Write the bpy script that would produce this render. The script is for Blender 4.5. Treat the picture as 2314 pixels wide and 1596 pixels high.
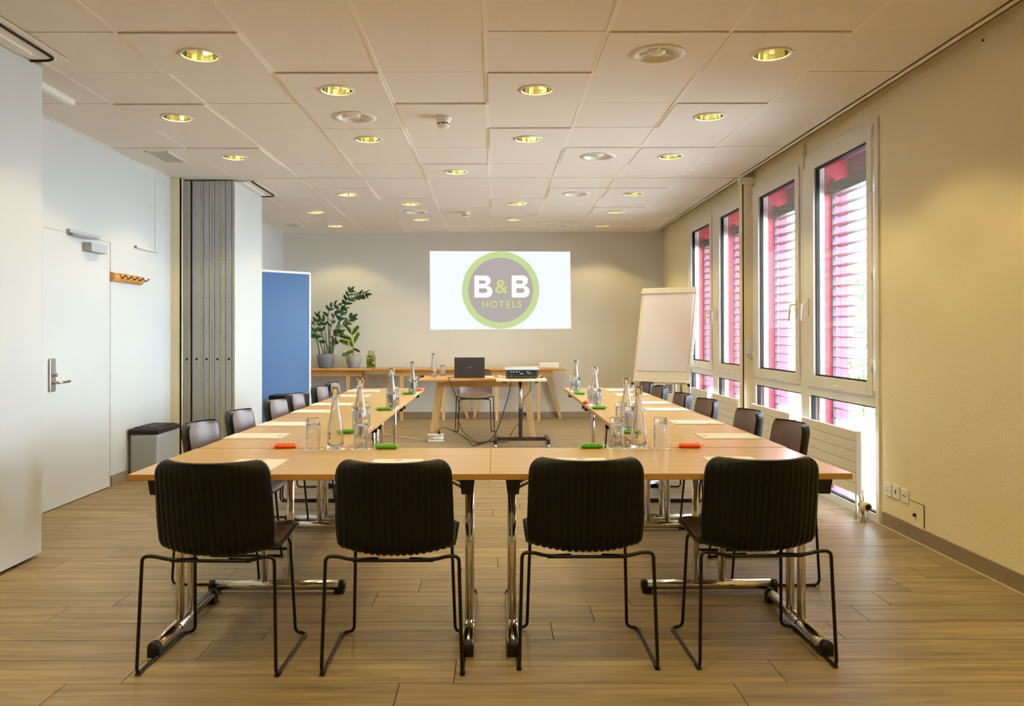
import bpy, bmesh, math, random
from mathutils import Vector, Matrix, Euler
random.seed(7)
PI = math.pi
scene = bpy.context.scene
COL = scene.collection
for _o in list(bpy.data.objects):
    bpy.data.objects.remove(_o, do_unlink=True)

# ---------------------------------------------------------------- camera
F, CX, CY = 1790.0, 1118.0, 746.0          # focal length and principal point in pixels of the 2314 x 1596 frame
CAMH = 1.255
cam_data = bpy.data.cameras.new('camera')
cam = bpy.data.objects.new('camera', cam_data)
COL.objects.link(cam)
cam_data.sensor_fit = 'HORIZONTAL'
cam_data.sensor_width = 36.0
cam_data.lens = 36.0 * F / 2314.0
cam_data.shift_x = (1157.0 - CX) / 2314.0
cam_data.shift_y = (CY - 798.0) / 2314.0
cam_data.clip_start = 0.05
cam_data.clip_end = 300
PITCH, ROLL = math.radians(0.32), math.radians(-0.10)
CAM_R = (Matrix.Rotation(PI / 2 + PITCH, 3, 'X') @ Matrix.Rotation(ROLL, 3, 'Z'))
cam.matrix_world = Matrix.Translation((0, 0, CAMH)) @ CAM_R.to_4x4()
scene.camera = cam

def ray(px, py):
    return CAM_R @ Vector(((px - CX) / F, -(py - CY) / F, -1.0))
def on_z(px, py, z):                        # the point where a pixel's sight line meets a level plane
    d = ray(px, py); t = (z - CAMH) / d.z
    return Vector((0, 0, CAMH)) + d * t
def on_y(px, py, y):                        # ... a plane parallel to the back wall
    d = ray(px, py); t = y / d.y
    return Vector((0, 0, CAMH)) + d * t
def on_x(px, py, x):                        # ... a plane parallel to the side walls
    d = ray(px, py); t = x / d.x
    return Vector((0, 0, CAMH)) + d * t

# ---------------------------------------------------------------- world, exposure
world = bpy.data.worlds.new('overcast_sky'); scene.world = world
world.use_nodes = True
_bg = world.node_tree.nodes['Background']
_bg.inputs[0].default_value = (0.74, 0.87, 1.0, 1)
_bg.inputs[1].default_value = 23.0
vs = scene.view_settings
vs.view_transform = 'Standard'; vs.look = 'None'; vs.gamma = 1.0; vs.use_curve_mapping = False
vs.exposure = 1.2
LAMP_W = 14.0                               # watts of each ceiling downlight
LAMP_COL = (1.0, 0.80, 0.34)
try:
    scene.cycles.use_denoising = True
    scene.cycles.use_light_tree = False
    scene.cycles.max_bounces = 9
    scene.cycles.transmission_bounces = 8
    scene.cycles.glossy_bounces = 3
    scene.cycles.transparent_max_bounces = 16
    scene.cycles.diffuse_bounces = 5
    scene.cycles.sample_clamp_indirect = 6.0
except Exception:
    pass

# ---------------------------------------------------------------- materials
MATS = {}
def _new(name):
    m = bpy.data.materials.new(name); m.use_nodes = True
    MATS[name] = m
    nt = m.node_tree
    return m, nt, nt.nodes['Principled BSDF']
def srgb(r, g, b):
    def f(c):
        c /= 255.0
        return c / 12.92 if c <= 0.04045 else ((c + 0.055) / 1.055) ** 2.4
    return (f(r), f(g), f(b), 1)
def mat(name, col, rough=0.5, metal=0.0, vary=0.06, vscale=6.0, bump=0.0, bscale=80.0, emit=None, estr=1.0, spec=0.5, bdist=0.002):
    """plain surface with a slight procedural variation of tone and optional fine relief"""
    m, nt, p = _new(name)
    p.inputs['Roughness'].default_value = rough
    p.inputs['Metallic'].default_value = metal
    p.inputs['Specular IOR Level'].default_value = spec
    tc = nt.nodes.new('ShaderNodeTexCoord')
    n = nt.nodes.new('ShaderNodeTexNoise'); n.inputs['Scale'].default_value = vscale; n.inputs['Detail'].default_value = 4
    nt.links.new(tc.outputs['Object'], n.inputs['Vector'])
    mx = nt.nodes.new('ShaderNodeMix'); mx.data_type = 'RGBA'
    c = Vector(col[:3])
    a = c * (1 - vary); b = c * (1 + vary)
    mx.inputs['A'].default_value = (*[min(1, v) for v in a], 1)
    mx.inputs['B'].default_value = (*[min(1, v) for v in b], 1)
    nt.links.new(n.outputs['Fac'], mx.inputs['Factor'])
    nt.links.new(mx.outputs['Result'], p.inputs['Base Color'])
    if bump > 0:
        n2 = nt.nodes.new('ShaderNodeTexNoise'); n2.inputs['Scale'].default_value = bscale; n2.inputs['Detail'].default_value = 3
        nt.links.new(tc.outputs['Object'], n2.inputs['Vector'])
        bp = nt.nodes.new('ShaderNodeBump'); bp.inputs['Strength'].default_value = bump; bp.inputs['Distance'].default_value = bdist
        nt.links.new(n2.outputs['Fac'], bp.inputs['Height'])
        nt.links.new(bp.outputs['Normal'], p.inputs['Normal'])
    if emit is not None:
        p.inputs['Emission Color'].default_value = emit
        p.inputs['Emission Strength'].default_value = estr
    return m
def wood(name, c1, c2, rough, stretch, seed_rand=True, tone=0.0, spec=0.5, bump=0.02, dark=None):
    """grain: noise drawn out along one axis; each piece gets its own offset and tone from its object's random number"""
    m, nt, p = _new(name)
    p.inputs['Roughness'].default_value = rough
    p.inputs['Specular IOR Level'].default_value = spec
    tc = nt.nodes.new('ShaderNodeTexCoord')
    oi = nt.nodes.new('ShaderNodeObjectInfo')
    mp = nt.nodes.new('ShaderNodeMapping'); mp.inputs['Scale'].default_value = stretch
    nt.links.new(tc.outputs['Object'], mp.inputs['Vector'])
    if seed_rand:
        mul = nt.nodes.new('ShaderNodeMath'); mul.operation = 'MULTIPLY'; mul.inputs[1].default_value = 37.0
        nt.links.new(oi.outputs['Random'], mul.inputs[0])
        cb = nt.nodes.new('ShaderNodeCombineXYZ')
        for k in range(3):
            nt.links.new(mul.outputs[0], cb.inputs[k])
        nt.links.new(cb.outputs[0], mp.inputs['Location'])
    n = nt.nodes.new('ShaderNodeTexNoise'); n.inputs['Scale'].default_value = 1.0; n.inputs['Detail'].default_value = 6; n.inputs['Roughness'].default_value = 0.62
    n.inputs['Distortion'].default_value = 0.6
    nt.links.new(mp.outputs['Vector'], n.inputs['Vector'])
    rp = nt.nodes.new('ShaderNodeValToRGB')
    rp.color_ramp.elements[0].position = 0.30; rp.color_ramp.elements[0].color = c1
    rp.color_ramp.elements[1].position = 0.68; rp.color_ramp.elements[1].color = c2
    if dark is not None:
        e = rp.color_ramp.elements.new(0.2); e.color = dark
    nt.links.new(n.outputs['Fac'], rp.inputs['Fac'])
    out = rp.outputs['Color']
    if tone > 0:
        hs = nt.nodes.new('ShaderNodeHueSaturation')
        mr = nt.nodes.new('ShaderNodeMapRange'); mr.inputs['To Min'].default_value = 1 - tone; mr.inputs['To Max'].default_value = 1 + tone
        nt.links.new(oi.outputs['Random'], mr.inputs['Value'])
        nt.links.new(mr.outputs['Result'], hs.inputs['Value'])
        nt.links.new(out, hs.inputs['Color']); out = hs.outputs['Color']
    nt.links.new(out, p.inputs['Base Color'])
    if bump > 0:
        bp = nt.nodes.new('ShaderNodeBump'); bp.inputs['Strength'].default_value = bump * 5; bp.inputs['Distance'].default_value = 0.001
        nt.links.new(n.outputs['Fac'], bp.inputs['Height'])
        nt.links.new(bp.outputs['Normal'], p.inputs['Normal'])
    return m
def pane_mat(name, tint, refl=1.0):
    """window glass: lets light straight through and mirrors by the glancing angle"""
    m, nt, p = _new(name)
    nt.nodes.remove(p)
    out = nt.nodes['Material Output']
    tr = nt.nodes.new('ShaderNodeBsdfTransparent'); tr.inputs[0].default_value = tint
    gl = nt.nodes.new('ShaderNodeBsdfGlossy'); gl.inputs['Roughness'].default_value = 0.01
    fr = nt.nodes.new('ShaderNodeFresnel'); fr.inputs['IOR'].default_value = 1.45
    mx = nt.nodes.new('ShaderNodeMixShader')
    mu = nt.nodes.new('ShaderNodeMath'); mu.operation = 'MULTIPLY'; mu.inputs[1].default_value = refl
    nt.links.new(fr.outputs[0], mu.inputs[0])
    nt.links.new(mu.outputs[0], mx.inputs[0]); nt.links.new(tr.outputs[0], mx.inputs[1]); nt.links.new(gl.outputs[0], mx.inputs[2])
    nt.links.new(mx.outputs[0], out.inputs['Surface'])
    return m
def glass_mat(name, col, ior=1.45, clear=0.35):
    m, nt, p = _new(name)
    nt.nodes.remove(p)
    out = nt.nodes['Material Output']
    g = nt.nodes.new('ShaderNodeBsdfGlass'); g.inputs['Color'].default_value = col; g.inputs['Roughness'].default_value = 0.0; g.inputs['IOR'].default_value = ior
    tr = nt.nodes.new('ShaderNodeBsdfTransparent'); tr.inputs[0].default_value = col
    mx = nt.nodes.new('ShaderNodeMixShader'); mx.inputs[0].default_value = clear
    nt.links.new(g.outputs[0], mx.inputs[1]); nt.links.new(tr.outputs[0], mx.inputs[2])
    nt.links.new(mx.outputs[0], out.inputs['Surface'])
    return m
def light_mat(name, col, strength):
    m, nt, p = _new(name)
    nt.nodes.remove(p)
    e = nt.nodes.new('ShaderNodeEmission'); e.inputs[0].default_value = col; e.inputs[1].default_value = strength
    nt.links.new(e.outputs[0], nt.nodes['Material Output'].inputs['Surface'])
    return m

mat('plaster_white', srgb(199, 199, 199), 0.85, vary=0.015, vscale=1.5, bump=0.10, bscale=120)
mat('plaster_cream_lamplit', srgb(235, 223, 188), 0.88, vary=0.02, vscale=1.2, bump=0.5, bscale=70, bdist=0.004)  # cream plaster with the downlights' yellow put into its colour
mat('plaster_back', srgb(208, 204, 194), 0.88, vary=0.02, vscale=1.2, bump=0.12, bscale=90)
mat('door_white', srgb(200, 200, 200), 0.5, vary=0.01)
mat('gap_dark', srgb(186, 182, 174), 0.9)
mat('baseboard', srgb(142, 125, 104), 0.5, vary=0.1, vscale=3)
mat('grout', srgb(58, 50, 42), 0.9)
mat('caulk', srgb(200, 185, 160), 0.8)
wood('plank', srgb(120, 103, 76), srgb(170, 148, 114), 0.42, (1.6, 26, 6), tone=0.07, spec=0.5, bump=0.012, dark=srgb(84, 72, 56))
wood('plank_field', srgb(120, 103, 76), srgb(170, 148, 114), 0.42, (1.6, 26, 6), seed_rand=False, spec=0.5, bump=0.012, dark=srgb(84, 72, 56))
mat('ceiling_tile', srgb(232, 224, 216), 0.92, vary=0.03, vscale=60, bump=0.25, bscale=140)
mat('ceiling_grid', srgb(238, 232, 224), 0.7, vary=0.01)
mat('ceiling_void', srgb(120, 110, 98), 0.9)
mat('white_metal', srgb(230, 226, 219), 0.4, vary=0.01)
mat('white_plastic', srgb(234, 232, 224), 0.35, vary=0.01)
mat('ivory_plastic', srgb(222, 208, 168), 0.4, vary=0.02)
mat('dark_rubber', srgb(22, 20, 19), 0.7)
mat('black_plastic', srgb(20, 18, 17), 0.45, vary=0.05)
mat('black_shell', srgb(14, 11, 9), 0.50, vary=0.05, spec=0.3)
mat('black_steel', srgb(18, 16, 15), 0.35, metal=0.3)
mat('leather', srgb(108, 88, 82), 0.42, vary=0.08, vscale=20, bump=0.15, bscale=250, spec=0.6)
mat('chrome', (0.82, 0.81, 0.78, 1), 0.12, metal=1.0, vary=0.01)
mat('steel', (0.55, 0.55, 0.55, 1), 0.32, metal=1.0, vary=0.04)
mat('grille', srgb(196, 192, 180), 0.6)
mat('aluminium', srgb(172, 178, 186), 0.42, metal=0.25, vary=0.03, vscale=4)
mat('felt_yellow', srgb(206, 178, 96), 0.9)
mat('brown_steel', srgb(66, 50, 42), 0.4, metal=0.2)
wood('beech', srgb(186, 152, 104), srgb(202, 170, 122), 0.28, (2.0, 30, 30), tone=0.02, spec=0.5, bump=0.004)
mat('beech_edge_shaded', srgb(188, 142, 80), 0.4, vary=0.05, vscale=8)  # darker amber than the top: the edges' weaker light put into the colour
wood('oak', srgb(182, 132, 70), srgb(208, 160, 96), 0.42, (2.0, 26, 26), bump=0.02)
wood('oak_leg', srgb(190, 148, 92), srgb(214, 176, 122), 0.45, (26, 26, 2.0), bump=0.02)
wood('bamboo', srgb(176, 122, 52), srgb(206, 152, 74), 0.4, (30, 3, 30), bump=0.02)
mat('paper', srgb(216, 216, 224), 0.7, vary=0.01)
mat('paper_shade', srgb(226, 220, 224), 0.75, vary=0.01)
mat('ink', srgb(60, 58, 54), 0.6)
mat('ink_pale', srgb(150, 148, 146), 0.6)
mat('coaster', srgb(238, 232, 218), 0.8, vary=0.01)
mat('pack_orange', srgb(236, 92, 20), 0.25, vary=0.15, vscale=40, bump=0.3, bscale=60)
mat('pack_green', srgb(84, 164, 28), 0.25, vary=0.2, vscale=40, bump=0.3, bscale=60)
mat('pack_print', srgb(250, 240, 215), 0.4)
mat('blue_felt', srgb(84, 114, 154), 0.9, vary=0.04, vscale=30, bump=0.2, bscale=300)
mat('flip_cream', srgb(228, 220, 200), 0.45, vary=0.01)
mat('ceramic_grey', srgb(104, 106, 108), 0.55, vary=0.12, vscale=10, bump=0.2, bscale=30)
mat('ceramic_light', srgb(146, 146, 142), 0.6, vary=0.18, vscale=14, bump=0.3, bscale=40)
mat('soil', srgb(48, 36, 26), 0.95, vary=0.3, vscale=40, bump=0.6, bscale=60)
mat('leaf_dark', srgb(28, 76, 30), 0.35, vary=0.3, vscale=14)
mat('stem', srgb(70, 82, 38), 0.5, vary=0.2)
def variegated():
    m, nt, p = _new('leaf_variegated')
    p.inputs['Roughness'].default_value = 0.35
    tc = nt.nodes.new('ShaderNodeTexCoord')
    sx = nt.nodes.new('ShaderNodeSeparateXYZ'); nt.links.new(tc.outputs['Object'], sx.inputs[0])
    ab = nt.nodes.new('ShaderNodeMath'); ab.operation = 'ABSOLUTE'; nt.links.new(sx.outputs['X'], ab.inputs[0])
    n = nt.nodes.new('ShaderNodeTexNoise'); n.inputs['Scale'].default_value = 26; nt.links.new(tc.outputs['Object'], n.inputs['Vector'])
    ad = nt.nodes.new('ShaderNodeMath'); ad.operation = 'MULTIPLY_ADD'; ad.inputs[1].default_value = 0.045
    nt.links.new(n.outputs['Fac'], ad.inputs[0]); nt.links.new(ab.outputs[0], ad.inputs[2])
    rp = nt.nodes.new('ShaderNodeValToRGB')
    rp.color_ramp.elements[0].position = 0.040; rp.color_ramp.elements[0].color = srgb(40, 84, 44)
    rp.color_ramp.elements[1].position = 0.048; rp.color_ramp.elements[1].color = srgb(186, 184, 84)
    nt.links.new(ad.outputs[0], rp.inputs['Fac']); nt.links.new(rp.outputs['Color'], p.inputs['Base Color'])
variegated()
mat('pebble', srgb(176, 132, 104), 0.7, vary=0.4, vscale=30)
mat('moss', srgb(70, 110, 40), 0.9, vary=0.3, vscale=30)
mat('laptop_lid', srgb(72, 66, 66), 0.4, metal=0.3)
mat('laptop_print', srgb(28, 26, 26), 0.5)
mat('projector_grey', srgb(62, 62, 62), 0.5)
mat('projector_top', srgb(188, 192, 196), 0.25)
mat('beige_top', srgb(222, 208, 176), 0.45, vary=0.02)
mat('marker_red', srgb(210, 60, 40), 0.4); mat('marker_teal', srgb(40, 140, 160), 0.4)
mat('socket_dark', srgb(30, 26, 24), 0.7)
mat('exterior_red', srgb(178, 34, 62), 0.6, vary=0.04)
mat('exterior_red_shaded', srgb(120, 74, 96), 0.6, vary=0.04)  # red of fascia and soffit with their shade put into the colour
mat('exterior_ground', srgb(178, 178, 176), 0.9)
mat('slat_grey', srgb(46, 44, 52), 0.5, metal=0.0, vary=0.02)
mat('bush', srgb(72, 110, 50), 0.9, vary=0.4, vscale=5)
mat('facade_pale', srgb(236, 236, 234), 0.9)
mat('facade_glass', srgb(120, 132, 142), 0.2)
pane_mat('window_pane', (0.97, 0.985, 0.98, 1), 0.35)
glass_mat('clear_glass', (0.985, 0.994, 1.0, 1), clear=0.12)
glass_mat('green_glass', (0.90, 0.96, 0.78, 1), clear=0.8)
mat('frosted', srgb(226, 228, 230), 0.8)
mat('lamp_gold', (1.0, 0.92, 0.58, 1), 0.14, metal=1.0)
light_mat('lamp_tube', (1.0, 0.86, 0.50, 1), 9.0)
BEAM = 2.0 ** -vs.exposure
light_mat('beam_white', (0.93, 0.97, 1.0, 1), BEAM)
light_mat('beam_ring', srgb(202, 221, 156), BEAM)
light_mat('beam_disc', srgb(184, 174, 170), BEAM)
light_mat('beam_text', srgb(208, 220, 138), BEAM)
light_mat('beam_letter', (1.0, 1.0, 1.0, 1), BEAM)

for _n in ('lamp_tube', 'beam_ring', 'beam_disc', 'beam_text', 'beam_letter'):
    MATS[_n].cycles.emission_sampling = 'NONE'

# ---------------------------------------------------------------- mesh helpers
class MB:
    def __init__(s):
        s.v = []; s.f = []; s.sm = []
    def add(s, verts, faces, smooth=False, M=None):
        o = len(s.v)
        s.v += [tuple(M @ Vector(p)) if M is not None else tuple(p) for p in verts]
        s.f += [tuple(i + o for i in f) for f in faces]
        s.sm += [smooth] * len(faces)
        return s
    def box(s, x0, x1, y0, y1, z0, z1, M=None):
        x0, x1 = min(x0, x1), max(x0, x1); y0, y1 = min(y0, y1), max(y0, y1); z0, z1 = min(z0, z1), max(z0, z1)
        v = [(x0, y0, z0), (x1, y0, z0), (x1, y1, z0), (x0, y1, z0), (x0, y0, z1), (x1, y0, z1), (x1, y1, z1), (x0, y1, z1)]
        f = [(0, 3, 2, 1), (4, 5, 6, 7), (0, 1, 5, 4), (1, 2, 6, 5), (2, 3, 7, 6), (3, 0, 4, 7)]
        return s.add(v, f, False, M)
    def bbox(s, x0, x1, y0, y1, z0, z1, b=0.003, seg=2, M=None):
        """box with rounded edges"""
        bm = bmesh.new()
        bmesh.ops.create_cube(bm, size=1.0)
        for q in bm.verts:
            q.co = Vector(((x0 + x1) / 2 + q.co.x * abs(x1 - x0), (y0 + y1) / 2 + q.co.y * abs(y1 - y0), (z0 + z1) / 2 + q.co.z * abs(z1 - z0)))
        bmesh.ops.bevel(bm, geom=bm.edges[:], offset=b, segments=seg, affect='EDGES', profile=0.5)
        bm.verts.index_update()
        s.add([q.co.copy() for q in bm.verts], [[q.index for q in f.verts] for f in bm.faces], False, M)
        bm.free(); return s
    def prism(s, pts, z0, z1, M=None):
        """outline in x, y pulled up from z0 to z1"""
        n = len(pts)
        v = [(x, y, z0) for x, y in pts] + [(x, y, z1) for x, y in pts]
        f = [tuple(range(n - 1, -1, -1)), tuple(range(n, 2 * n))] + [(i, (i + 1) % n, n + (i + 1) % n, n + i) for i in range(n)]
        return s.add(v, f, False, M)
    def lathe(s, prof, n=24, M=None, cap=True, smooth=True, wob=None):
        """profile of (radius, height) turned about z"""
        v = []; f = []
        k = len(prof)
        for (r, z) in prof:
            for i in range(n):
                a = 2 * PI * i / n
                v.append((r * math.cos(a), r * math.sin(a), z))
        for j in range(k - 1):
            for i in range(n):
                f.append((j * n + i, j * n + (i + 1) % n, (j + 1) * n + (i + 1) % n, (j + 1) * n + i))
        s.add(v, f, smooth, M)
        if cap:
            o = len(s.v) - len(v)
            if prof[0][0] > 1e-5: s.f.append(tuple(o + i for i in range(n - 1, -1, -1))); s.sm.append(False)
            if prof[-1][0] > 1e-5: s.f.append(tuple(o + (k - 1) * n + i for i in range(n))); s.sm.append(False)
        return s
    def cyl(s, p0, p1, r0, r1=None, n=16):
        p0, p1 = Vector(p0), Vector(p1)
        d = p1 - p0
        q = d.to_track_quat('Z', 'Y').to_matrix().to_4x4()
        return s.lathe([(r0, 0), (r0 if r1 is None else r1, d.length)], n, Matrix.Translation(p0) @ q)
    def tube(s, pts, r, n=8, closed=False, rad=None):
        pts = [Vector(p) for p in pts]
        k = len(pts); v = []; f = []
        up = None
        for j in range(k):
            a = pts[j - 1] if (j > 0 or closed) else pts[j]
            b = pts[(j + 1) % k] if (j < k - 1 or closed) else pts[j]
            t = (b - a).normalized()
            if up is None:
                up = Vector((0, 0, 1)) if abs(t.z) < 0.9 else Vector((1, 0, 0))
            x = t.cross(up)
            if x.length < 1e-6: x = t.cross(Vector((0.3, 1, 0.1)))
            x.normalize(); y = x.cross(t).normalized(); up = y
            rr = rad[j] if rad else r
            for i in range(n):
                ang = 2 * PI * i / n
                v.append(pts[j] + x * (rr * math.cos(ang)) + y * (rr * math.sin(ang)))
        for j in range(k if closed else k - 1):
            j2 = (j + 1) % k
            for i in range(n):
                f.append((j * n + i, j * n + (i + 1) % n, j2 * n + (i + 1) % n, j2 * n + i))
        if not closed:
            f.append(tuple(range(n - 1, -1, -1))); f.append(tuple((k - 1) * n + i for i in range(n)))
        return s.add(v, f, True)
    def grid(s, P, smooth=True, flip=False):
        """rows of points joined into a sheet"""
        R = len(P); C = len(P[0])
        v = [p for row in P for p in row]
        f = []
        for j in range(R - 1):
            for i in range(C - 1):
                q = (j * C + i, j * C + i + 1, (j + 1) * C + i + 1, (j + 1) * C + i)
                f.append(q[::-1] if flip else q)
        return s.add(v, f, smooth)
    def mesh(s, name):
        me = bpy.data.meshes.new(name)
        me.from_pydata([tuple(p) for p in s.v], [], s.f)
        me.polygons.foreach_set('use_smooth', s.sm)
        me.update()
        return me
    def build(s, name, material, parent=None, loc=None, rotz=0.0, fix=True):
        me = s.mesh(name)
        if fix:
            bm = bmesh.new(); bm.from_mesh(me)
            bmesh.ops.recalc_face_normals(bm, faces=bm.faces[:]); bm.to_mesh(me); bm.free()
        me.materials.append(MATS[material])
        o = bpy.data.objects.new(name, me); COL.objects.link(o)
        if parent is not None: o.parent = parent
        if loc is not None: o.location = loc
        if rotz: o.rotation_euler = (0, 0, rotz)
        return o

def smooth_path(pts, per=6):
    """Catmull-Rom through points"""
    P = [Vector(p) for p in pts]; out = []
    for i in range(len(P) - 1):
        p0 = P[max(i - 1, 0)]; p1 = P[i]; p2 = P[i + 1]; p3 = P[min(i + 2, len(P) - 1)]
        for k in range(per):
            t = k / per
            out.append(0.5 * ((2 * p1) + (p2 - p0) * t + (2 * p0 - 5 * p1 + 4 * p2 - p3) * t * t + (3 * p1 - p0 - 3 * p2 + p3) * t ** 3))
    out.append(P[-1]); return out
def round_path(pts, r=0.03, n=5):
    """polyline with rounded corners"""
    P = [Vector(p) for p in pts]; out = [P[0]]
    for i in range(1, len(P) - 1):
        a = (P[i - 1] - P[i]); b = (P[i + 1] - P[i])
        d = min(r, a.length * 0.49, b.length * 0.49)
        A = P[i] + a.normalized() * d; B = P[i] + b.normalized() * d
        for k in range(n + 1):
            t = k / n
            out.append((1 - t) ** 2 * A + 2 * t * (1 - t) * P[i] + t * t * B)
    out.append(P[-1]); return out

def tag(o, label, cat, group=None, kind=None):
    o['label'] = label; o['category'] = cat
    if group: o['group'] = group
    if kind: o['kind'] = kind
    return o
def empty(name, loc=(0, 0, 0), rotz=0.0):
    o = bpy.data.objects.new(name, None); COL.objects.link(o)
    o.location = loc; o.rotation_euler = (0, 0, rotz); o.empty_display_size = 0.1
    return o
def thing(name, label, cat, loc=(0, 0, 0), rotz=0.0, group=None):
    return tag(empty(name, loc, rotz), label, cat, group)
def struct(o, label=None, cat=None):
    o['kind'] = 'structure'
    if label: o['label'] = label
    if cat: o['category'] = cat
    return o
def copy_tree(o, parent=None):
    c = o.copy(); COL.objects.link(c)
    if parent is not None: c.parent = parent
    for ch in list(o.children):
        copy_tree(ch, c)
    return c
def place(proto, first, loc, rotz, label, group=None):
    """the first call uses the prototype itself, later ones copy it with its parts"""
    o = proto if first else copy_tree(proto)
    o.location = loc; o.rotation_euler = (0, 0, rotz); o['label'] = label
    if group: o['group'] = group
    return o
ORD = ['first', 'second', 'third', 'fourth', 'fifth', 'sixth', 'seventh', 'eighth', 'ninth', 'tenth', 'eleventh', 'twelfth', 'thirteenth']

# ================================================================ THE SETTING
XL, XR, YB, YF, ZC = -3.18, 2.55, 11.93, -2.2, 2.80     # left, right, back, front wall and ceiling height
XCE = 2.40                                              # the ceiling stops short of the window wall

# ---- floor: slab with wood-look planks laid across the room
floor = struct(MB().box(XL - .15, XR + .15, YF - .1, YB + .15, -0.12, -0.004).build('floor', 'grout'))
PL, PW, PG = 1.20, 0.2016, 0.0018
_pc = {}
def plank_mesh(l):
    k = round(l, 3)
    if k not in _pc:
        me = MB().box(PG, l - PG, PG, PW - PG, -0.010, 0).mesh('plank'); me.materials.append(MATS['plank']); _pc[k] = me
    return _pc[k]
field = MB()
row = -25
while True:
    y0 = 2.857 + PW * row
    if y0 > YB: break
    x = -0.150 + 0.195 * row
    x -= math.ceil((x - XL) / PL) * PL
    while x < XR + .1:
        a, b = max(x, XL), min(x + PL, XR + .1)
        x += PL
        if b - a < 0.02: continue
        if 2.2 < y0 < 8.3:
            o = bpy.data.objects.new('plank', plank_mesh(b - a)); COL.objects.link(o)
            o.location = (a, y0, 0); o.parent = floor
        else:
            y1 = min(y0 + PW - PG, YB)
            if y1 - y0 > .01: field.box(a + PG, b - PG, y0 + PG, y1, -0.010, 0)
    row += 1
_f = field.build('plank_field', 'plank_field', floor); _f['kind'] = 'stuff'

# ---- ceiling: slab, runners, tiles
ceiling = struct(MB().box(XL - .15, XR + .3, YF - .1, YB + .15, ZC + .20, ZC + .32).build('ceiling', 'ceiling_void'))
CW = 0.6275
def colx(k): return -0.047 + CW * k
cols = [XL] + [colx(k) for k in range(-4, 4)] + [XCE]
rows_a = [4.031 + .625 * j for j in range(-10, 7)]
rows_b = [7.89, 8.35] + [8.35 + .625 * j for j in range(1, 6)] + [YB]
LAMPS = [(-3, 4.34), (2, 4.34), (-2, 4.97), (0, 4.97), (-4, 5.59), (2, 5.59), (-2, 6.22), (0, 6.22), (-4, 6.84), (2, 6.84), (-1, 7.47),
         (-3, 8.66), (2, 8.66), (-2, 9.29), (0, 9.29), (-4, 9.91), (2, 9.91), (-2, 10.54), (0, 10.54), (-4, 11.16), (2, 11.16)]
LAMPS_BEHIND = [(2, 3.09), (-4, 3.09), (-2, 2.47), (0, 2.47), (2, 1.84), (-4, 1.84), (-2, 1.22), (0, 1.22), (2, .6), (-2, -.1), (0, -.1), (2, -.9), (-4, .3)]
VENTS = [(1, 4.34), (-2, 5.59), (1, 6.84), (1, 8.66), (-2, 9.91), (1, 11.16)]
SMOKES = [(-1, 5.59), (-1, 9.91)]
GRILLES = [(-5, 6.84), (-5, 11.16)]
def cellx(k): return colx(k) + CW / 2 if k > -5 else (XL + colx(-4)) / 2
def near(lst, x, y):
    return any(abs(cellx(k) - x) < .2 and abs(yy - y) < .2 for k, yy in lst)
_tc = {}
def tile_mesh(w, d, hole):
    k = (round(w, 3), round(d, 3), hole)
    if k in _tc: return _tc[k]
    m = MB(); t = .016; hw, hd = w / 2, d / 2
    if hole == 0:
        m.box(-hw, hw, -hd, hd, 0, t)
    else:
        n = 32; O = []; I = []
        for i in range(n):
            a = 2 * PI * i / n + PI / 4
            c, s = math.cos(a), math.sin(a); q = max(abs(c), abs(s))
            O.append((c / q * hw, s / q * hd)); I.append((c * hole, s * hole))
        v = [(x, y, 0) for x, y in O] + [(x, y, 0) for x, y in I] + [(x, y, t) for x, y in O] + [(x, y, t) for x, y in I]
        f = []
        for i in range(n):
            j = (i + 1) % n
            f += [(i, n + i, n + j, j), (2 * n + i, 2 * n + j, 3 * n + j, 3 * n + i), (i, j, 2 * n + j, 2 * n + i), (n + i, 3 * n + i, 3 * n + j, n + j)]
        m.add(v, f)
    me = m.mesh('tile')
    bm = bmesh.new(); bm.from_mesh(me); bmesh.ops.recalc_face_normals(bm, faces=bm.faces[:]); bm.to_mesh(me); bm.free()
    me.materials.append(MATS['ceiling_tile']); _tc[k] = me
    return me
tf = MB()
for rows in (rows_a, rows_b):
    for j in range(len(rows) - 1):
        y0, y1 = rows[j], rows[j + 1]
        for i in range(len(cols) - 1):
            x0, x1 = cols[i], cols[i + 1]
            cx_, cy_ = (x0 + x1) / 2, (y0 + y1) / 2
            if near([(-5, 4.05)], cx_, cy_) or (x1 < -2.4 and rows is rows_a and 3.4 < y0 < 4.4 and i <= 1 and y1 < 4.5): pass
            w, d = x1 - x0 - .018, y1 - y0 - .005
            hole = 0; dz = random.choice([0, 0, .001, .002])
            if near(LAMPS + LAMPS_BEHIND, cx_, cy_): hole = .102; dz = -.008
            elif near(VENTS, cx_, cy_): hole = .125; dz = -.007
            elif near(SMOKES, cx_, cy_): dz = -.008
            elif near(GRILLES, cx_, cy_): dz = -.003
            if y1 < 2.9 and not hole:
                tf.box(x0 + .009, x1 - .009, y0 + .0025, y1 - .0025, ZC + dz, ZC + dz + .016)
            else:
                o = bpy.data.objects.new('tile', tile_mesh(w, d, hole)); COL.objects.link(o)
                o.location = (cx_, cy_, ZC + dz); o.parent = ceiling
o = tf.build('tile_field', 'ceiling_tile', ceiling); o['kind'] = 'stuff'
for k in range(-4, 4):
    for (a, b) in ((YF, 7.72), (7.89, YB)):
        MB().box(colx(k) - .011, colx(k) + .011, a, b, ZC - .002, ZC + .03).build('runner', 'ceiling_grid', ceiling)
MB().box(XL, XCE, 7.715, 7.765, ZC - .004, ZC + .05).box(XL, XCE, 7.845, 7.895, ZC - .004, ZC + .05).build('track_flange', 'ceiling_grid', ceiling)
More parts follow.
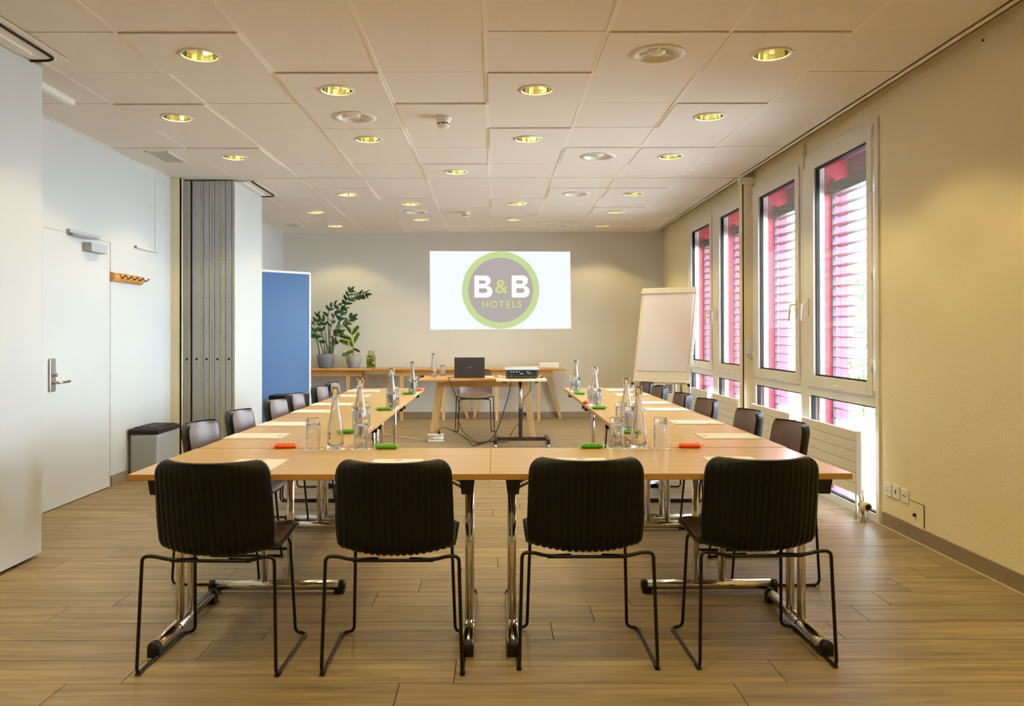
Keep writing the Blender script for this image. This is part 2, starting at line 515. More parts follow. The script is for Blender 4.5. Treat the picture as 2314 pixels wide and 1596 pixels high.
MB().box(XL, XCE, 7.765, 7.845, ZC + .03, ZC + .05).build('track_slot', 'ceiling_grid', ceiling)
MB().box(XCE - .002, XCE + .03, YF, YB, ZC - .012, ZC - .006).box(XCE + .022, XCE + .03, YF, YB, ZC - .012, ZC + .2).build('edge_profile', 'ceiling_grid', ceiling)
for a in (XL + .006,):
    MB().box(XL, XL + .02, YF, YB, ZC - .004, ZC + .02).build('edge_angle', 'ceiling_grid', ceiling)
MB().box(XL, XCE, YB - .018, YB, ZC - .004, ZC + .02).build('edge_angle', 'ceiling_grid', ceiling)

# ---- walls
struct(MB().box(XL - .15, XR + .1, YB, YB + .15, -.1, ZC + .3).build('wall_back', 'plaster_back'))
struct(MB().box(XL - .15, XR + .4, YF - .15, YF, -.1, ZC + .3).build('wall_front', 'plaster_cream_lamplit'))
DY0, DY1, DZ = 5.575, 6.555, 2.02
struct(MB().box(XL - .15, XL, YF, DY0, -.1, ZC + .3).box(XL - .15, XL, DY1, YB, -.1, ZC + .3).box(XL - .15, XL, DY0, DY1, DZ, ZC + .3)
       .build('wall_left', 'plaster_white'))
WIN = [(5.235, 6.43), (6.515, 7.74), (7.95, 9.05), (9.165, 10.33)]
ZH = 2.70
struct(MB().box(XR, XR + .19, YF, WIN[0][0], -.1, ZC + .3).box(XR, XR + .19, WIN[3][1], YB + .15, -.1, ZC + .3)
       .box(XR, XR + .19, WIN[0][0], WIN[3][1], ZH, ZC + .3).build('wall_right', 'plaster_cream_lamplit'))
for i, (a, b) in enumerate(((6.43, 6.515), (7.74, 7.95), (9.05, 9.165))):
    struct(MB().box(XR - .012, XR + .05, a, b, 0, ZH).build('trim_%d' % (i + 1), 'white_metal'))
# the post that the movable wall closes against
post = struct(MB().box(2.455, XR - .012, 7.80, 7.95, 0, ZC - .012).build('trim_4', 'plaster_cream_lamplit'))
MB().box(2.449, 2.455, 7.80, 7.83, 0, ZC - .012).build('rubber_seal', 'dark_rubber', post)
MB().box(2.40, 2.55, 7.74, 7.80, ZC - .07, ZC - .012).build('head_plate', 'ceiling_grid', post)
# red outside facade: piers, soffit boxes
for i, (a, b) in enumerate(((4.6, 5.20), (6.36, 6.62), (7.68, 8.01), (9.0, 9.25), (10.36, 11.2))):
    struct(MB().box(XR + .051 if 0 < i < 4 else XR + .2, 2.84, a, b, -.3, 3.1).build('trim_%d' % (5 + i), 'exterior_red'))
struct(MB().box(2.845, 2.92, 4.6, 11.2, 2.45, 3.1).build('trim_10', 'exterior_red_shaded'))
struct(MB().box(2.602, 2.84, 5.235, 10.33, 2.66, 2.699).build('trim_11', 'exterior_red_shaded'))
# red linings of the two outermost window reveals
struct(MB().box(2.602, 2.84, 5.20, 5.234, -.1, 2.7).build('trim_12', 'exterior_red'))
struct(MB().box(2.602, 2.84, 10.26, 10.329, -.1, 2.66).build('trim_13', 'exterior_red'))

# ---- windows: frame, opening casement above, fixed pane below
def window(n, a, b, hs):
    """hs: side of the handle, -1 on the near bar, +1 on the far bar"""
    w = struct(empty('window_%d' % n, (XR, (a + b) / 2, 0)))
    h = (b - a) / 2
    X0, X1 = -.015, .05
    f = MB()
    f.box(X0, X1, -h, -h + .045, 0, ZH).box(X0, X1, h - .045, h, 0, ZH).box(X0, X1, -h + .045, h - .045, ZH - .06, ZH).box(X0, X1, -h + .045, h - .045, 0, .05).box(X0, X1, -h + .045, h - .045, .765, .875)
    f.build('window_frame', 'white_metal', w)
    s0, s1, z0, z1 = -h + .055, h - .02, .835, ZH - .045
    s = MB(); bn, bf = .082, .145
    s.bbox(-.03, .03, s0, s0 + bn, z0, z1, .006).bbox(-.03, .03, s1 - bf, s1, z0, z1, .006).bbox(-.03, .03, s0 + bn, s1 - bf, z0, z0 + .09, .004).bbox(-.03, .03, s0 + bn, s1 - bf, z1 - .09, z1, .004)
    sash = s.build('sash', 'white_metal', w)
    g0, g1, k0, k1 = s0 + bn, s1 - bf, z0 + .09, z1 - .09
    t = .012
    MB().box(-.01, .02, g0, g0 + t, k0, k1).box(-.01, .02, g1 - t, g1, k0, k1).box(-.01, .02, g0, g1, k0, k0 + t).box(-.01, .02, g0, g1, k1 - t, k1).build('gasket', 'dark_rubber', sash)
    MB().box(.0, .018, g0 + t, g1 - t, k0 + t, k1 - t).build('pane', 'window_pane', sash)
    MB().box(.052, .095, h - .085, h - .071, .05, 2.66).build('outer_reveal', 'white_metal', w)
    l0, l1, m0, m1 = -h + .045, h - .045, .05, .765
    MB().box(.0, .03, l0, l0 + t, m0, m1).box(.0, .03, l1 - t, l1, m0, m1).box(.0, .03, l0, l1, m0, m0 + t).box(.0, .03, l0, l1, m1 - t, m1).build('gasket', 'dark_rubber', w)
    MB().box(.006, .022, l0 + t, l1 - t, m0 + t, m1 - t).build('pane', 'window_pane', w)
    hy = (s0 + bn * .5) if hs < 0 else (s1 - bf * .35)
    hd = MB().bbox(-.042, -.03, hy - .014, hy + .014, 1.40, 1.54, .004)
    hd.tube(round_path([(-.035, hy, 1.50), (-.085, hy, 1.50), (-.095, hy, 1.36)], .03), .010, 8)
    hd.build('handle', 'white_plastic', sash)
    for z in (1.0, 1.62, 2.2, 2.5) if n == 1 else (1.0, 2.4):
        hy2 = s0 - .004 if hs > 0 else s1 + .004
        MB().cyl((-.030, hy2, z), (-.030, hy2, z + .085), .009, n=10).build('hinge', 'white_plastic', sash)
    MB().bbox(-.055, -.03, -.03, .03, .845, .875, .004).box(-.05, -.04, -.12, .12, .850, .856).build('restrictor', 'white_plastic', sash)
    return w
for i, (a, b) in enumerate(WIN):
    window(i + 1, a, b, 1 if i in (0, 2) else -1)

# ---- outside blinds: one per window, slats stacked over the full height
_sm = {}
def blind(a, b, label):
    t = thing('venetian_blind', label, 'blind', (2.715, (a + b) / 2, 0), 0, 'outside venetian blinds')
    h = (b - a) / 2 - .10
    key = round(h, 3)
    m = MB(); P = []
    for k in range(7):
        u = -1 + 2 * k / 6
        x = u * .040; z = .008 * (1 - u * u) - u * .005
        P.append([(x, -h, z), (x, h, z)])
    m.grid(P)
    P2 = [[(x, y, z - .0015) for (x, y, z) in r] for r in P]
    m.grid(P2, flip=True)
    me = m.mesh('slat'); me.materials.append(MATS['slat_grey'])
    z = .10
    while z < 2.36:
        o = bpy.data.objects.new('slat', me); COL.objects.link(o); o.parent = t
        o.location = (0, 0, z); z += .0805
    for s in (-1, 1):
        MB().box(-.012, .012, s * (h + .012) - .010, s * (h + .012) + .010, .02, 2.5).build('guide_rail', 'slat_grey', t)
        MB().box(-.047, -.045, s * h * .55 - .002, s * h * .55 + .002, .1, 2.38).box(.045, .047, s * h * .55 - .002, s * h * .55 + .002, .1, 2.38).build('ladder_cord', 'slat_grey', t)
    MB().box(-.045, .045, -h, h, 2.36, 2.45).build('head_box', 'projector_grey', t)
    return t
for i, (a, b) in enumerate(WIN):
    blind(a, b, 'grey slatted outside blind behind the %s window from the camera side' % ORD[i])

# ---- outside: ground, pale building, shrub
struct(MB().box(2.95, 60, -40, 70, -.5, -.35).build('ground', 'exterior_ground'))

sh = thing('garden_shrub', 'green shrub outside the nearest window', 'shrub', (4.15, 8.9, -.35))
random.seed(5)
fm = MB()
for i in range(700):
    a = random.uniform(0, 2 * PI); zz_ = random.uniform(.25, 2.3); rr_ = .42 * math.sin(PI * min(1, zz_ / 2.4)) ** .5 * math.sqrt(random.random())
    c_ = Vector((rr_ * math.cos(a), rr_ * math.sin(a), zz_)); d_ = Vector((random.uniform(-1, 1), random.uniform(-1, 1), random.uniform(-.4, 1))).normalized() * .06; e_ = d_.cross(Vector((.3, .2, 1))).normalized() * .022
    fm.add([c_ - d_, c_ + e_, c_ + d_, c_ - e_], [(0, 1, 2, 3)])
o = fm.build('foliage', 'bush', sh, fix=False); o['kind'] = 'stuff'
MB().cyl((0, 0, 0), (0, 0, 1.6), .03, .012, n=8).build('stem', 'stem', sh)
# ---- door
door = struct(empty('door_1', (XL, (DY0 + DY1) / 2, 0)))
hd_ = (DY1 - DY0) / 2
MB().box(-.05, -.004, -hd_ + .004, hd_ - .001, .004, DZ - .0012).build('door_leaf', 'door_white', door)
MB().box(-.14, -.055, -hd_, hd_, 0, DZ).build('rebate', 'gap_dark', door)
# closer: slide rail on the wall above, body on the leaf
p = on_x(203, 552, XL + .05)
cl = MB().bbox(-.004, .065, p.y - (DY0 + DY1) / 2 - .0, p.y - (DY0 + DY1) / 2 + .25, 1.905, 1.975, .004).build('closer_body', 'aluminium', door)
MB().bbox(.0, .03, -hd_ + .30, -hd_ + .76, 2.02, 2.046, .003).build('slide_rail', 'aluminium', door)
MB().box(.028, .042, -hd_ + .34, -hd_ + .62, 2.0, 2.018).build('closer_arm', 'steel', door)
# handle plate
hp = MB().bbox(-.004, .010, -.040, .040, -.12, .12, .007, 3)
pl = hp.build('handle_plate', 'steel', door); hy_ = on_x(117, 850, XL).y - (DY0 + DY1) / 2; pl.location = (0, hy_, 1.0)
pl.location.z = on_x(117, 848, XL).z
MB().tube(round_path([(.006, 0, -.055), (.055, 0, -.055), (.06, .13, -.052)], .025), .010, 10).build('lever', 'steel', pl)
MB().cyl((.006, 0, .0), (.03, 0, .0), .012, n=12).box(.03, .042, -.004, .004, -.012, .012).build('thumb_turn', 'steel', pl)

# ---- baseboards
struct(MB().box(XL, XL + .012, DY1, 7.77, 0, .09).build('baseboard_left', 'baseboard'))
struct(MB().box(XL, XL + .012, 8.80, YB, 0, .09).build('baseboard_left_rear', 'baseboard'))
for i in range(5):
    x0 = XL + .012 + i * 1.14
    struct(MB().box(x0 + .001, min(x0 + 1.139, XR), YB - .012, YB, 0, .09).build('baseboard_back' if i == 0 else 'baseboard_back_%d' % (i + 1), 'baseboard'))
for i in range(6):
    y1 = WIN[0][0] - .03 - i * 1.2
    struct(MB().box(XR - .012, XR, max(y1 - 1.199, YF), y1, 0, .09).build('baseboard_right' if i == 0 else 'baseboard_right_%d' % (i + 1), 'baseboard'))
struct(MB().box(XR - .012, XR, 10.36, YB - .012, 0, .09).build('baseboard_right_rear', 'baseboard'))
struct(MB().box(XR - .020, XR - .012, YF, 5.3, 0, .004).build('trim_14', 'caulk'))

# ---- parked panels of the movable wall
jb = struct(MB().box(XL, -3.085, 7.77, 7.90, 0, ZC).build('trim_15', 'plaster_cream_lamplit'))
MB().box(-3.090, -3.085, 7.768, 7.80, 0, ZC).build('rubber_seal', 'dark_rubber', jb)
def panel(x0, x1, y0, y1, label, latch, front_detail=True):
    t = thing('partition_panel', label, 'partition', ((x0 + x1) / 2, y0, 0), 0, 'parked panels of the movable wall')
    h = (x1 - x0) / 2; L = y1 - y0; zt = ZC - .02
    MB().box(h - .012, h, 0.004, L, .02, zt).build('face_board', 'door_white', t)
    MB().box(-h, -h + .012, 0.004, L, .02, zt).build('face_board', 'door_white', t)
    if not front_detail:
        MB().box(-h + .012, h - .012, 0.01, L - .01, .02, zt).build('edge_profile', 'aluminium', t)
        return t
    e = MB()
    e.box(-h + .006, h - .006, .012, L - .01, .02, zt).box(-h + .006, -h + .02, 0, .012, .02, zt).box(h - .022, h - .006, 0, .012, .02, zt)
    e.box(-.026, .026, .003, .012, .02, 2.02).box(-.026, .026, .003, .012, 2.025, zt)
    ep = e.build('edge_profile', 'aluminium', t)
    MB().box(h - .006, h + .0005, -.001, .004, .02, zt).build('felt_strip', 'felt_yellow', t)
    if latch:
        MB().box(-h - .019, -h - .001, .006, L - .02, .02, zt).build('rubber_seal', 'dark_rubber', t)
        for z in (.5, .92, 1.35, 1.78, 2.21, 2.62):
            MB().lathe([(.010, 0), (.010, .012)], 10, Matrix.Translation((-h - .008, .008, z)) @ Matrix.Rotation(PI / 2, 4, 'X')).build('latch', 'brown_steel', ep)
    for z in (.45, .8, 1.28, 1.62, 1.93, 2.0, 2.22, 2.45, 2.7):
        MB().lathe([(.0032, 0), (.0032, .003)], 8, Matrix.Translation((0, .003, z)) @ Matrix.Rotation(PI / 2, 4, 'X')).build('screw', 'socket_dark', ep)
    zz = on_y(467, 812, 7.83).z
    MB().lathe([(.012, 0), (.012, .002)], 12, Matrix.Translation((0, .0031, zz)) @ Matrix.Rotation(PI / 2, 4, 'X')).build('bolt_hole', 'socket_dark', ep)
    return t
xs = [-3.082, -3.010, -2.905, -2.795, -2.688, -2.570]
names = ['against the wall post', 'second from the wall post', 'in the middle of the stack', 'second from the white outer face', 'with the white outer face near the pinboard']
for i in range(5):
    panel(xs[i] + (.020 if i == 1 else .001), xs[i + 1] - .001, 7.83 + (.004 if i == 0 else 0), 8.75, 'aluminium-edged parked partition panel, the one ' + names[i], i == 1)
panel(-2.685, -2.580, 3.55, 4.51, 'large white parked partition panel at the left picture edge by the door', False, False)
panel(-2.795, -2.690, 3.55, 4.50, 'parked partition panel hidden behind the white one by the door', False, False)
# ceiling plates and black gaskets of the two parking bays
def bay(y0, y1, xr, rounded):
    pts = [(xr, y0)] + [(xr, y0)] 
    o = struct(MB().prism([(-2.60, y0), (xr + .05, y0), (xr + .05, y1 + .03), (-2.60, y1 + .03)], ZC - .014, ZC - .009).build('trim_%d' % rounded, 'ceiling_grid'))
    path = round_path([(xr, y0, ZC - .015), (xr, y1, ZC - .015), (-2.60, y1, ZC - .015)], .10, 8)
    MB().tube(path, .010, 8).build('gasket', 'dark_rubber', o)
    MB().box(-2.57, -2.50, y0, y1 - .12, ZC - .030, ZC - .015).build('track_cover', 'ceiling_grid', o)
bay(3.0, 4.40, -2.43, 16)
bay(7.90, 8.74, -2.42, 17)

# ================================================================ CEILING FITTINGS
def make_lamp():
    t = thing('ceiling_downlight', '', 'ceiling light', group='recessed ceiling downlights')
    MB().lathe([(.092, .004), (.094, -.006), (.100, -.008), (.110, -.006), (.112, .0), (.104, .004), (.092, .004)], 36, cap=False).build('trim_ring', 'white_metal', t)
    c = MB().lathe([(.092, .0), (.090, .03), (.082, .07), (.070, .105), (.055, .13), (.0, .135)], 18, cap=False, smooth=False).build('reflector', 'lamp_gold', t, fix=False)
    for s in (-1, 1):
        MB().tube(round_path([(s * .018, -.045, .085), (s * .018, .045, .085)], .01), .009, 8).build('lamp_tube', 'lamp_tube', c)
    MB().box(-.03, .03, .045, .058, .07, .10).build('lamp_socket', 'white_plastic', c)
    return t
lamp = make_lamp(); first = True
def add_lamp(k, y, label):
    global first
    o = place(lamp, first, (cellx(k), y, ZC - .008), 0, label); first = False
    ld = bpy.data.lights.new('lamp_light', 'SPOT'); ld.energy = LAMP_W; ld.color = LAMP_COL
    ld.spot_size = math.radians(118); ld.spot_blend = 0.30; ld.shadow_soft_size = 0.035
    lo = bpy.data.objects.new('lamp_light', ld); COL.objects.link(lo)
    lo.location = (cellx(k), y, ZC + .03)
    return o
rowys = sorted(set(y for k, y in LAMPS))
for (k, y) in LAMPS:
    r = rowys.index(y)
    n_ = [kk for kk, yy in LAMPS if yy == y]
    side = ('alone in' if len(n_) == 1 else ('window side of' if k == max(n_) else 'door side of'))
    add_lamp(k, y, 'gold recessed round ceiling downlight, %s the %s row counted from the camera' % (side, ORD[r]))
for i, (k, y) in enumerate(LAMPS_BEHIND):
    add_lamp(k, y, 'gold recessed ceiling downlight out of view overhead behind the camera')

def make_vent():
    t = thing('air_diffuser', '', 'vent', group='round ceiling air diffusers')
    MB().lathe([(.112, .0), (.112, -.006), (.125, -.010), (.150, -.006), (.153, .0), (.112, .0)], 36, cap=False).build('rim', 'white_metal', t)
    MB().lathe([(.112, -.004), (.105, .010), (.085, .022), (.060, .030), (.0, .032)], 36, cap=False).build('bowl', 'white_metal', t, fix=False)
    c = MB()
    c.lathe([(.0, -.002), (.030, .0), (.046, .010), (.048, .016), (.0, .018)], 24)
    hub = c.build('hub', 'white_metal', t)
    for i in range(3):
        M = Matrix.Rotation(2 * PI * i / 3 + .5, 4, 'Z')
        MB().box(.03, .100, -.007, .007, .008, .018, M).build('vane', 'white_metal', t)
    return t
vent = make_vent()
vl = ['above the front window-side tables', 'near the first smoke detector', 'beside the window-side downlight of the fifth row', 'just past the ceiling track', 'near the rear smoke detector', 'close to the back wall']
for i, (k, y) in enumerate(VENTS):
    place(vent, i == 0, (cellx(k), y, ZC - .007), 0, 'white round ceiling air diffuser ' + vl[i])
def make_smoke():
    t = thing('smoke_detector', '', 'smoke detector', group='smoke detectors')
    MB().lathe([(.058, .0), (.058, -.018), (.052, -.024), (.0, -.024)], 28).build('base', 'white_plastic', t)
    b = MB().lathe([(.050, -.024), (.048, -.040), (.040, -.046), (.040, -.052), (.046, -.056), (.040, -.070), (.020, -.078), (.0, -.080)], 28).build('body', 'white_plastic', t)
    for i in range(8):
        M = Matrix.Rotation(2 * PI * i / 8, 4, 'Z')
        MB().box(.0405, .0435, -.012, .012, -.0525, -.0455, M).build('slot', 'socket_dark', b)
    return t
sm_ = make_smoke()
for i, (k, y) in enumerate(SMOKES):
    place(sm_, i == 0, (cellx(k), y, ZC - .008), 0, ['white smoke detector on the ceiling in the front half', 'white smoke detector on the ceiling in the rear half'][i])
for i, (k, y) in enumerate(GRILLES):
    t = thing('ceiling_grille', ['rectangular slatted air grille in the ceiling above the coat hooks', 'rectangular slatted air grille in the ceiling above the blue pinboard'][i], 'vent', (cellx(k) + .03, y, ZC - .003), 0, 'ceiling grilles')
    MB().box(-.10, .10, -.21, -.195, -.006, .0).box(-.10, .10, .195, .21, -.006, .0).box(-.10, -.085, -.21, .21, -.006, 0).box(.085, .10, -.21, .21, -.006, 0).build('frame', 'white_metal', t)
    for q in range(13):
        yy = -.18 + q * .03
        MB().box(-.085, .085, yy - .009, yy + .009, -.004, -.001, Matrix.Translation((0, 0, 0))).build('slat', 'grille', t)
q = on_z(116, 209, ZC - .02)
tag(MB().bbox(-.035, .035, -.20, .22, -.03, .012, .004).box(-.02, .02, -.19, .21, -.034, -.03).build('ceiling_bracket', 'white_metal', loc=(q.x, q.y, ZC - .012)), 'short white metal ceiling rail above the door', 'rail')

# ================================================================ TABLES
TH = 0.7165
def make_table():
    t = thing('folding_table', '', 'table', group='beech folding tables of the U')
    top = MB().bbox(-.6985, .6985, -.3485, .3485, TH - .024, TH, .0015, 1).build('tabletop', 'beech', t)
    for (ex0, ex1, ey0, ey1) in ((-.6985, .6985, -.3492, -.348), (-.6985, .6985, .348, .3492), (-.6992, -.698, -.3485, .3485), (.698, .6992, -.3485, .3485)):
        MB().box(ex0, ex1, ey0, ey1, TH - .0225, TH - .0012).build('edge_shade_strip', 'beech_edge_shaded', top)  # thin strips added to carry the painted shade of the edges
    for s in (-1, 1):
        x = s * .61
        # foot bar with end caps
        fb = MB().cyl((x, -.30, .037), (x, .30, .037), .024, n=18).build('foot_bar', 'chrome', t)
        for e in (-1, 1):
            MB().lathe([(.0252, .006), (.0252, .026), (.022, .032), (0, .033)], 18, Matrix.Translation((x, e * .298, .037)) @ Matrix.Rotation(-e * PI / 2, 4, 'X')).box(x - .024, x + .024, e * .280, e * .326, .0, .03).build('end_cap', 'black_plastic', fb)
        for e in (-1, 1):
            MB().cyl((x, e * .064, .05), (x, e * .064, TH - .05), .0175, n=18).build('column', 'chrome', t)
        MB().add([(x - .030, -.31, TH - .024), (x + .030, -.31, TH - .024), (x + .030, .31, TH - .024), (x - .030, .31, TH - .024),
                  (x - .022, -.305, TH - .088), (x + .022, -.305, TH - .088), (x + .022, .305, TH - .088), (x - .022, .305, TH - .088)],
                 [(0, 1, 2, 3), (4, 7, 6, 5), (0, 4, 5, 1), (1, 5, 6, 2), (2, 6, 7, 3), (3, 7, 4, 0)]).build('bracket', 'black_plastic', t)
        for e in (-1, 1):
            MB().tube([(x - s * .01, e * .05, TH - .12), (x - s * .19, e * .05, TH - .03)], .006, 8).build('brace', 'steel', t)
    return t
tbl = make_table(); first_t = True
TX = -0.019
def add_table(x, y, rz, label):
    global first_t
    o = place(tbl, first_t, (x, y, 0), rz, label); first_t = False
    return o
YT = 3.06
add_table(TX - .70, YT + .35, 0, 'beech folding table at the front, beneath the two notepads on the door side')
add_table(TX + .70, YT + .35, 0, 'beech folding table at the front, beneath the two notepads on the window side')
YS = 3.772
for i in range(3):
    w = ['nearest the camera', 'in the middle', 'farthest from the camera'][i]
    add_table(-1.06, YS + .70 + 1.402 * i, PI / 2, 'beech folding table of the door-side run, ' + w)
    add_table(1.04, YS + .70 + 1.402 * i, PI / 2, 'beech folding table of the window-side run, ' + w)

# ================================================================ CHAIRS
def make_chair():
    t = thing('shell_chair', '', 'chair', group='ribbed shell chairs')
    prof = [(-.252, .785), (-.245, .745), (-.236, .69), (-.226, .63), (-.216, .57), (-.206, .52), (-.192, .475), (-.168, .442), (-.130, .425), (-.07, .420), (.0, .424), (.07, .432), (.14, .440), (.19, .442), (.222, .436), (.240, .424)]
    P0 = smooth_path([(0, y, z) for y, z in prof], 10)
    L0 = [0]
    for a, b in zip(P0, P0[1:]): L0.append(L0[-1] + (b - a).length)
    S = [0, .004, .010, .018, .028, .040, .055, .075] + [.10 + .025 * i for i in range(33)] + [.925, .945, .96, .972, .982, .990, .996, 1.0]
    P = []
    for s in S:
        d = s * L0[-1]; i = max(j for j in range(len(L0)) if L0[j] <= d + 1e-9); i = min(i, len(P0) - 2)
        P.append(P0[i].lerp(P0[i + 1], min(1, (d - L0[i]) / (L0[i + 1] - L0[i]))))
    ns = len(P)
    def halfw(s):
        w = .217 + .008 * min(1, s / .35) + .006 * max(0, (s - .5) / .5)
        e = min(s / .075, 1.0); w -= .050 * (1 - math.sqrt(max(0, 1 - (1 - e) ** 2)))
        e = min((1 - s) / .08, 1.0); w -= .05 * (1 - math.sqrt(max(0, 1 - (1 - e) ** 2)))
        b = math.exp(-((s - .47) / .10) ** 2); w -= .005 * b
        return w
    def sheet(off, ribs, inset, nx, puff=0.0):
        rows = []
        for j in range(ns):
            s = S[j]
            tg = (P[min(j + 1, ns - 1)] - P[max(j - 1, 0)]).normalized()
            n = Vector((0, -tg.z, tg.y))
            hw = halfw(s) - inset
            back = max(0, min(1, (.62 - s) / .25))
            r = []
            for i in range(nx + 1):
                u = -1 + 2 * i / nx
                curve = (.078 * back + .016 * (1 - back)) * abs(u) ** 2.3
                o = off + puff * (1 - abs(u) ** 8) ** .5 * min(1, (s / .06)) ** .5 * min(1, ((1 - s) / .05)) ** .5
                if ribs:
                    fade = min(1, s / .05) * min(1, (1 - abs(u)) / .06) * min(1, (1 - s) / .06)
                    o -= .008 * fade * abs(math.sin(PI * (u * hw) / .0245)) ** .6
                p = P[j] + n * o + Vector((0, back, 1 - back)).normalized() * curve
                zz = .002 * u * u * max(0, 1 - s / .12)
                r.append(Vector((u * hw, p.y, p.z + zz)))
            rows.append(r)
        return rows
    def solid(A, B):
        m = MB(); m.grid(A); m.grid(B, flip=True)
        R, C = len(A), len(A[0])
        ring = [(0, i) for i in range(C)] + [(j, C - 1) for j in range(1, R)] + [(R - 1, i) for i in range(C - 2, -1, -1)] + [(j, 0) for j in range(R - 2, 0, -1)]
        va = [A[j][i] for j, i in ring]; vb = [B[j][i] for j, i in ring]; k = len(ring)
        m.add(va + vb, [(q, k + q, k + (q + 1) % k, (q + 1) % k) for q in range(k)], False)
        return m
    nx = 144
    solid(sheet(0, True, 0, nx), sheet(.012, False, 0, nx)).build('shell', 'black_shell', t)
    padA = sheet(.0118, False, .007, 32); padB = sheet(.0128, False, .007, 32, .016)
    padA = padA[2:-1]; padB = padB[2:-1]
    pd = solid(padA, padB)
    pd.build('seat_pad', 'leather', t)
    r = .0068
    for s in (-1, 1):
        path = round_path([(s * .06, -.150, .412), (s * .15, -.185, .418), (s * .205, -.198, .436), (s * .246, -.203, .436), (s * .258, -.222, .0068), (s * .258, .195, .0068), (s * .212, .20, .012), (s * .199, .165, .420), (s * .10, .15, .425)], .035, 6)
        f = MB().tube(path, r, 8).build('sled_frame', 'black_steel', t)
        for y in (-.20, .165):
            MB().bbox(s * .258 - .010, s * .258 + .010, y - .018, y + .018, 0, .011, .003, 1).build('glide', 'clear_glass', f)
    MB().tube([(-.15, -.178, .414), (.15, -.178, .414)], r, 8).build('cross_rod', 'black_steel', t)
    MB().tube([(-.16, .150, .424), (.16, .150, .424)], r, 8).build('cross_rod', 'black_steel', t)
    return t
chair = make_chair(); first_c = True
def add_chair(x, y, rz, label):
    global first_c
    o = place(chair, first_c, (x, y, 0), rz, label); first_c = False
for (px, py, dx, rz, lb) in ((310, 1532, .258, math.radians(-1.5), 'dark ribbed shell chair seen from behind, nearest the door along the front table edge'),
                     (726, 1531, .258, 0, 'dark ribbed shell chair seen from behind, left of the two middle front table legs'),
                     (1173.5, 1518, .258, 0, 'dark ribbed shell chair seen from behind, right of the two middle front table legs'),
                     (1577, 1515, .258, math.radians(1.5), 'dark ribbed shell chair seen from behind, nearest the window along the front table edge')):
    p = on_z(px, py, 0)
    add_chair(p.x + dx, p.y + .222, rz, lb)
for i, y in enumerate((4.23, 4.89, 5.69, 6.26, 7.13, 7.71)):
    add_chair(-1.395, y, -PI / 2 + math.radians((0, 1, -1, 2, -1, 0)[i]), 'brown leather shell chair on the door-side table run, %s from the front' % ORD[i])
for i, (y, xb) in enumerate(((4.20, 1.64), (4.85, 1.625), (5.66, 1.585), (6.24, 1.54), (7.06, 1.535), (7.66, 1.54))):
    add_chair(xb - .25, y, PI / 2 + math.radians((0, -1, 1, -2, 0, 1)[i]), 'brown leather shell chair on the window-side table run, %s from the front' % ORD[i])
p = on_z(1072, 978, 0)
add_chair(p.x, p.y + .23, PI + .02, 'leather shell chair facing the camera behind the wooden presenter desk')

# ================================================================ REAR CONSOLES AND DESK
def splay_leg(x0, x1, y0, y1, z0, z1, w, d):
    """square leg from (x0,y0,z0) on the floor up to (x1,y1,z1)"""
    m = MB()
    v = []
    for (x, y, z, k) in ((x0, y0, z0, .8), (x1, y1, z1, 1.15)):
        a, b = w / 2 * k, d / 2 * k
        v += [(x - a, y - b, z), (x + a, y - b, z), (x + a, y + b, z), (x - a, y + b, z)]
    m.add(v, [(0, 3, 2, 1), (4, 5, 6, 7), (0, 1, 5, 4), (1, 2, 6, 5), (2, 3, 7, 6), (3, 0, 4, 7)])
    return m
def console(x0, x1, label):
    zt = .765
    cx_ = (x0 + x1) / 2; h = (x1 - x0) / 2
    t = thing('console_table', label, 'table', (cx_, 11.66, 0), 0, 'oak console tables on the back wall')
    MB().prism([(-h, -.19), (h, -.19), (h + .0, .19), (-h, .19)], zt - .035, zt - .012).bbox(-h, h, -.20, .20, zt - .030, zt, .009, 3).build('tabletop', 'oak', t)
    MB().box(-h + .18, h - .18, -.13, -.108, zt - .115, zt - .03).box(-h + .18, h - .18, .108, .13, zt - .115, zt - .03).build('apron', 'oak', t)
    for s in (-1, 1):
        splay_leg(s * (h - .385), s * (h - .385), -.10, -.10, 0, zt - .03, .046, .046).build('leg', 'oak_leg', t)
        splay_leg(s * (h - .045), s * (h - .22), .20, .13, 0, zt - .03, .050, .046).build('leg', 'oak_leg', t)
        MB().box(s * (h - .385), s * (h - .20), -.11, .13, zt - .115, zt - .03).build('end_block', 'oak', t)
    return t
xa, xb, xc = on_y(845, 833, 11.47).x, on_y(1062, 833, 11.47).x, on_y(1278, 833, 11.47).x
console(xa - 1.40, xa - .005, 'oak console table on the back wall that carries the two potted plants')
console(xa + .005, xb - .004, 'oak console table on the back wall between the plants and the presenter desk')
console(xb + .004, xc, 'oak console table on the back wall that carries the pale flat box')

def desk():
    zt = .742
    p0 = on_z(945, 857, zt)
    yf = p0.y; x0 = p0.x; x1 = x0 + 1.48
    cx_ = (x0 + x1) / 2; h = .74
    t = thing('presenter_desk', 'pale oak desk with splayed legs that carries the open laptop', 'desk', (cx_, yf + .375, 0))
    MB().bbox(-h, h, -.375, .375, zt - .026, zt, .006, 2).build('tabletop', 'oak', t)
    MB().box(-h + .22, h - .22, -.165, -.14, zt - .105, zt - .026).box(-h + .22, h - .22, .245, .27, zt - .105, zt - .026).build('apron', 'oak', t)
    for s in (-1, 1):
        splay_leg(s * (h - .13), s * (h - .235), -.07, -.14, 0, zt - .026, .070, .05).build('leg', 'oak_leg', t)
        splay_leg(s * (h - .13), s * (h - .235), .30, .25, 0, zt - .026, .075, .05).build('leg', 'oak_leg', t)
    return t, zt, yf
dk, DZT, DYF = desk()

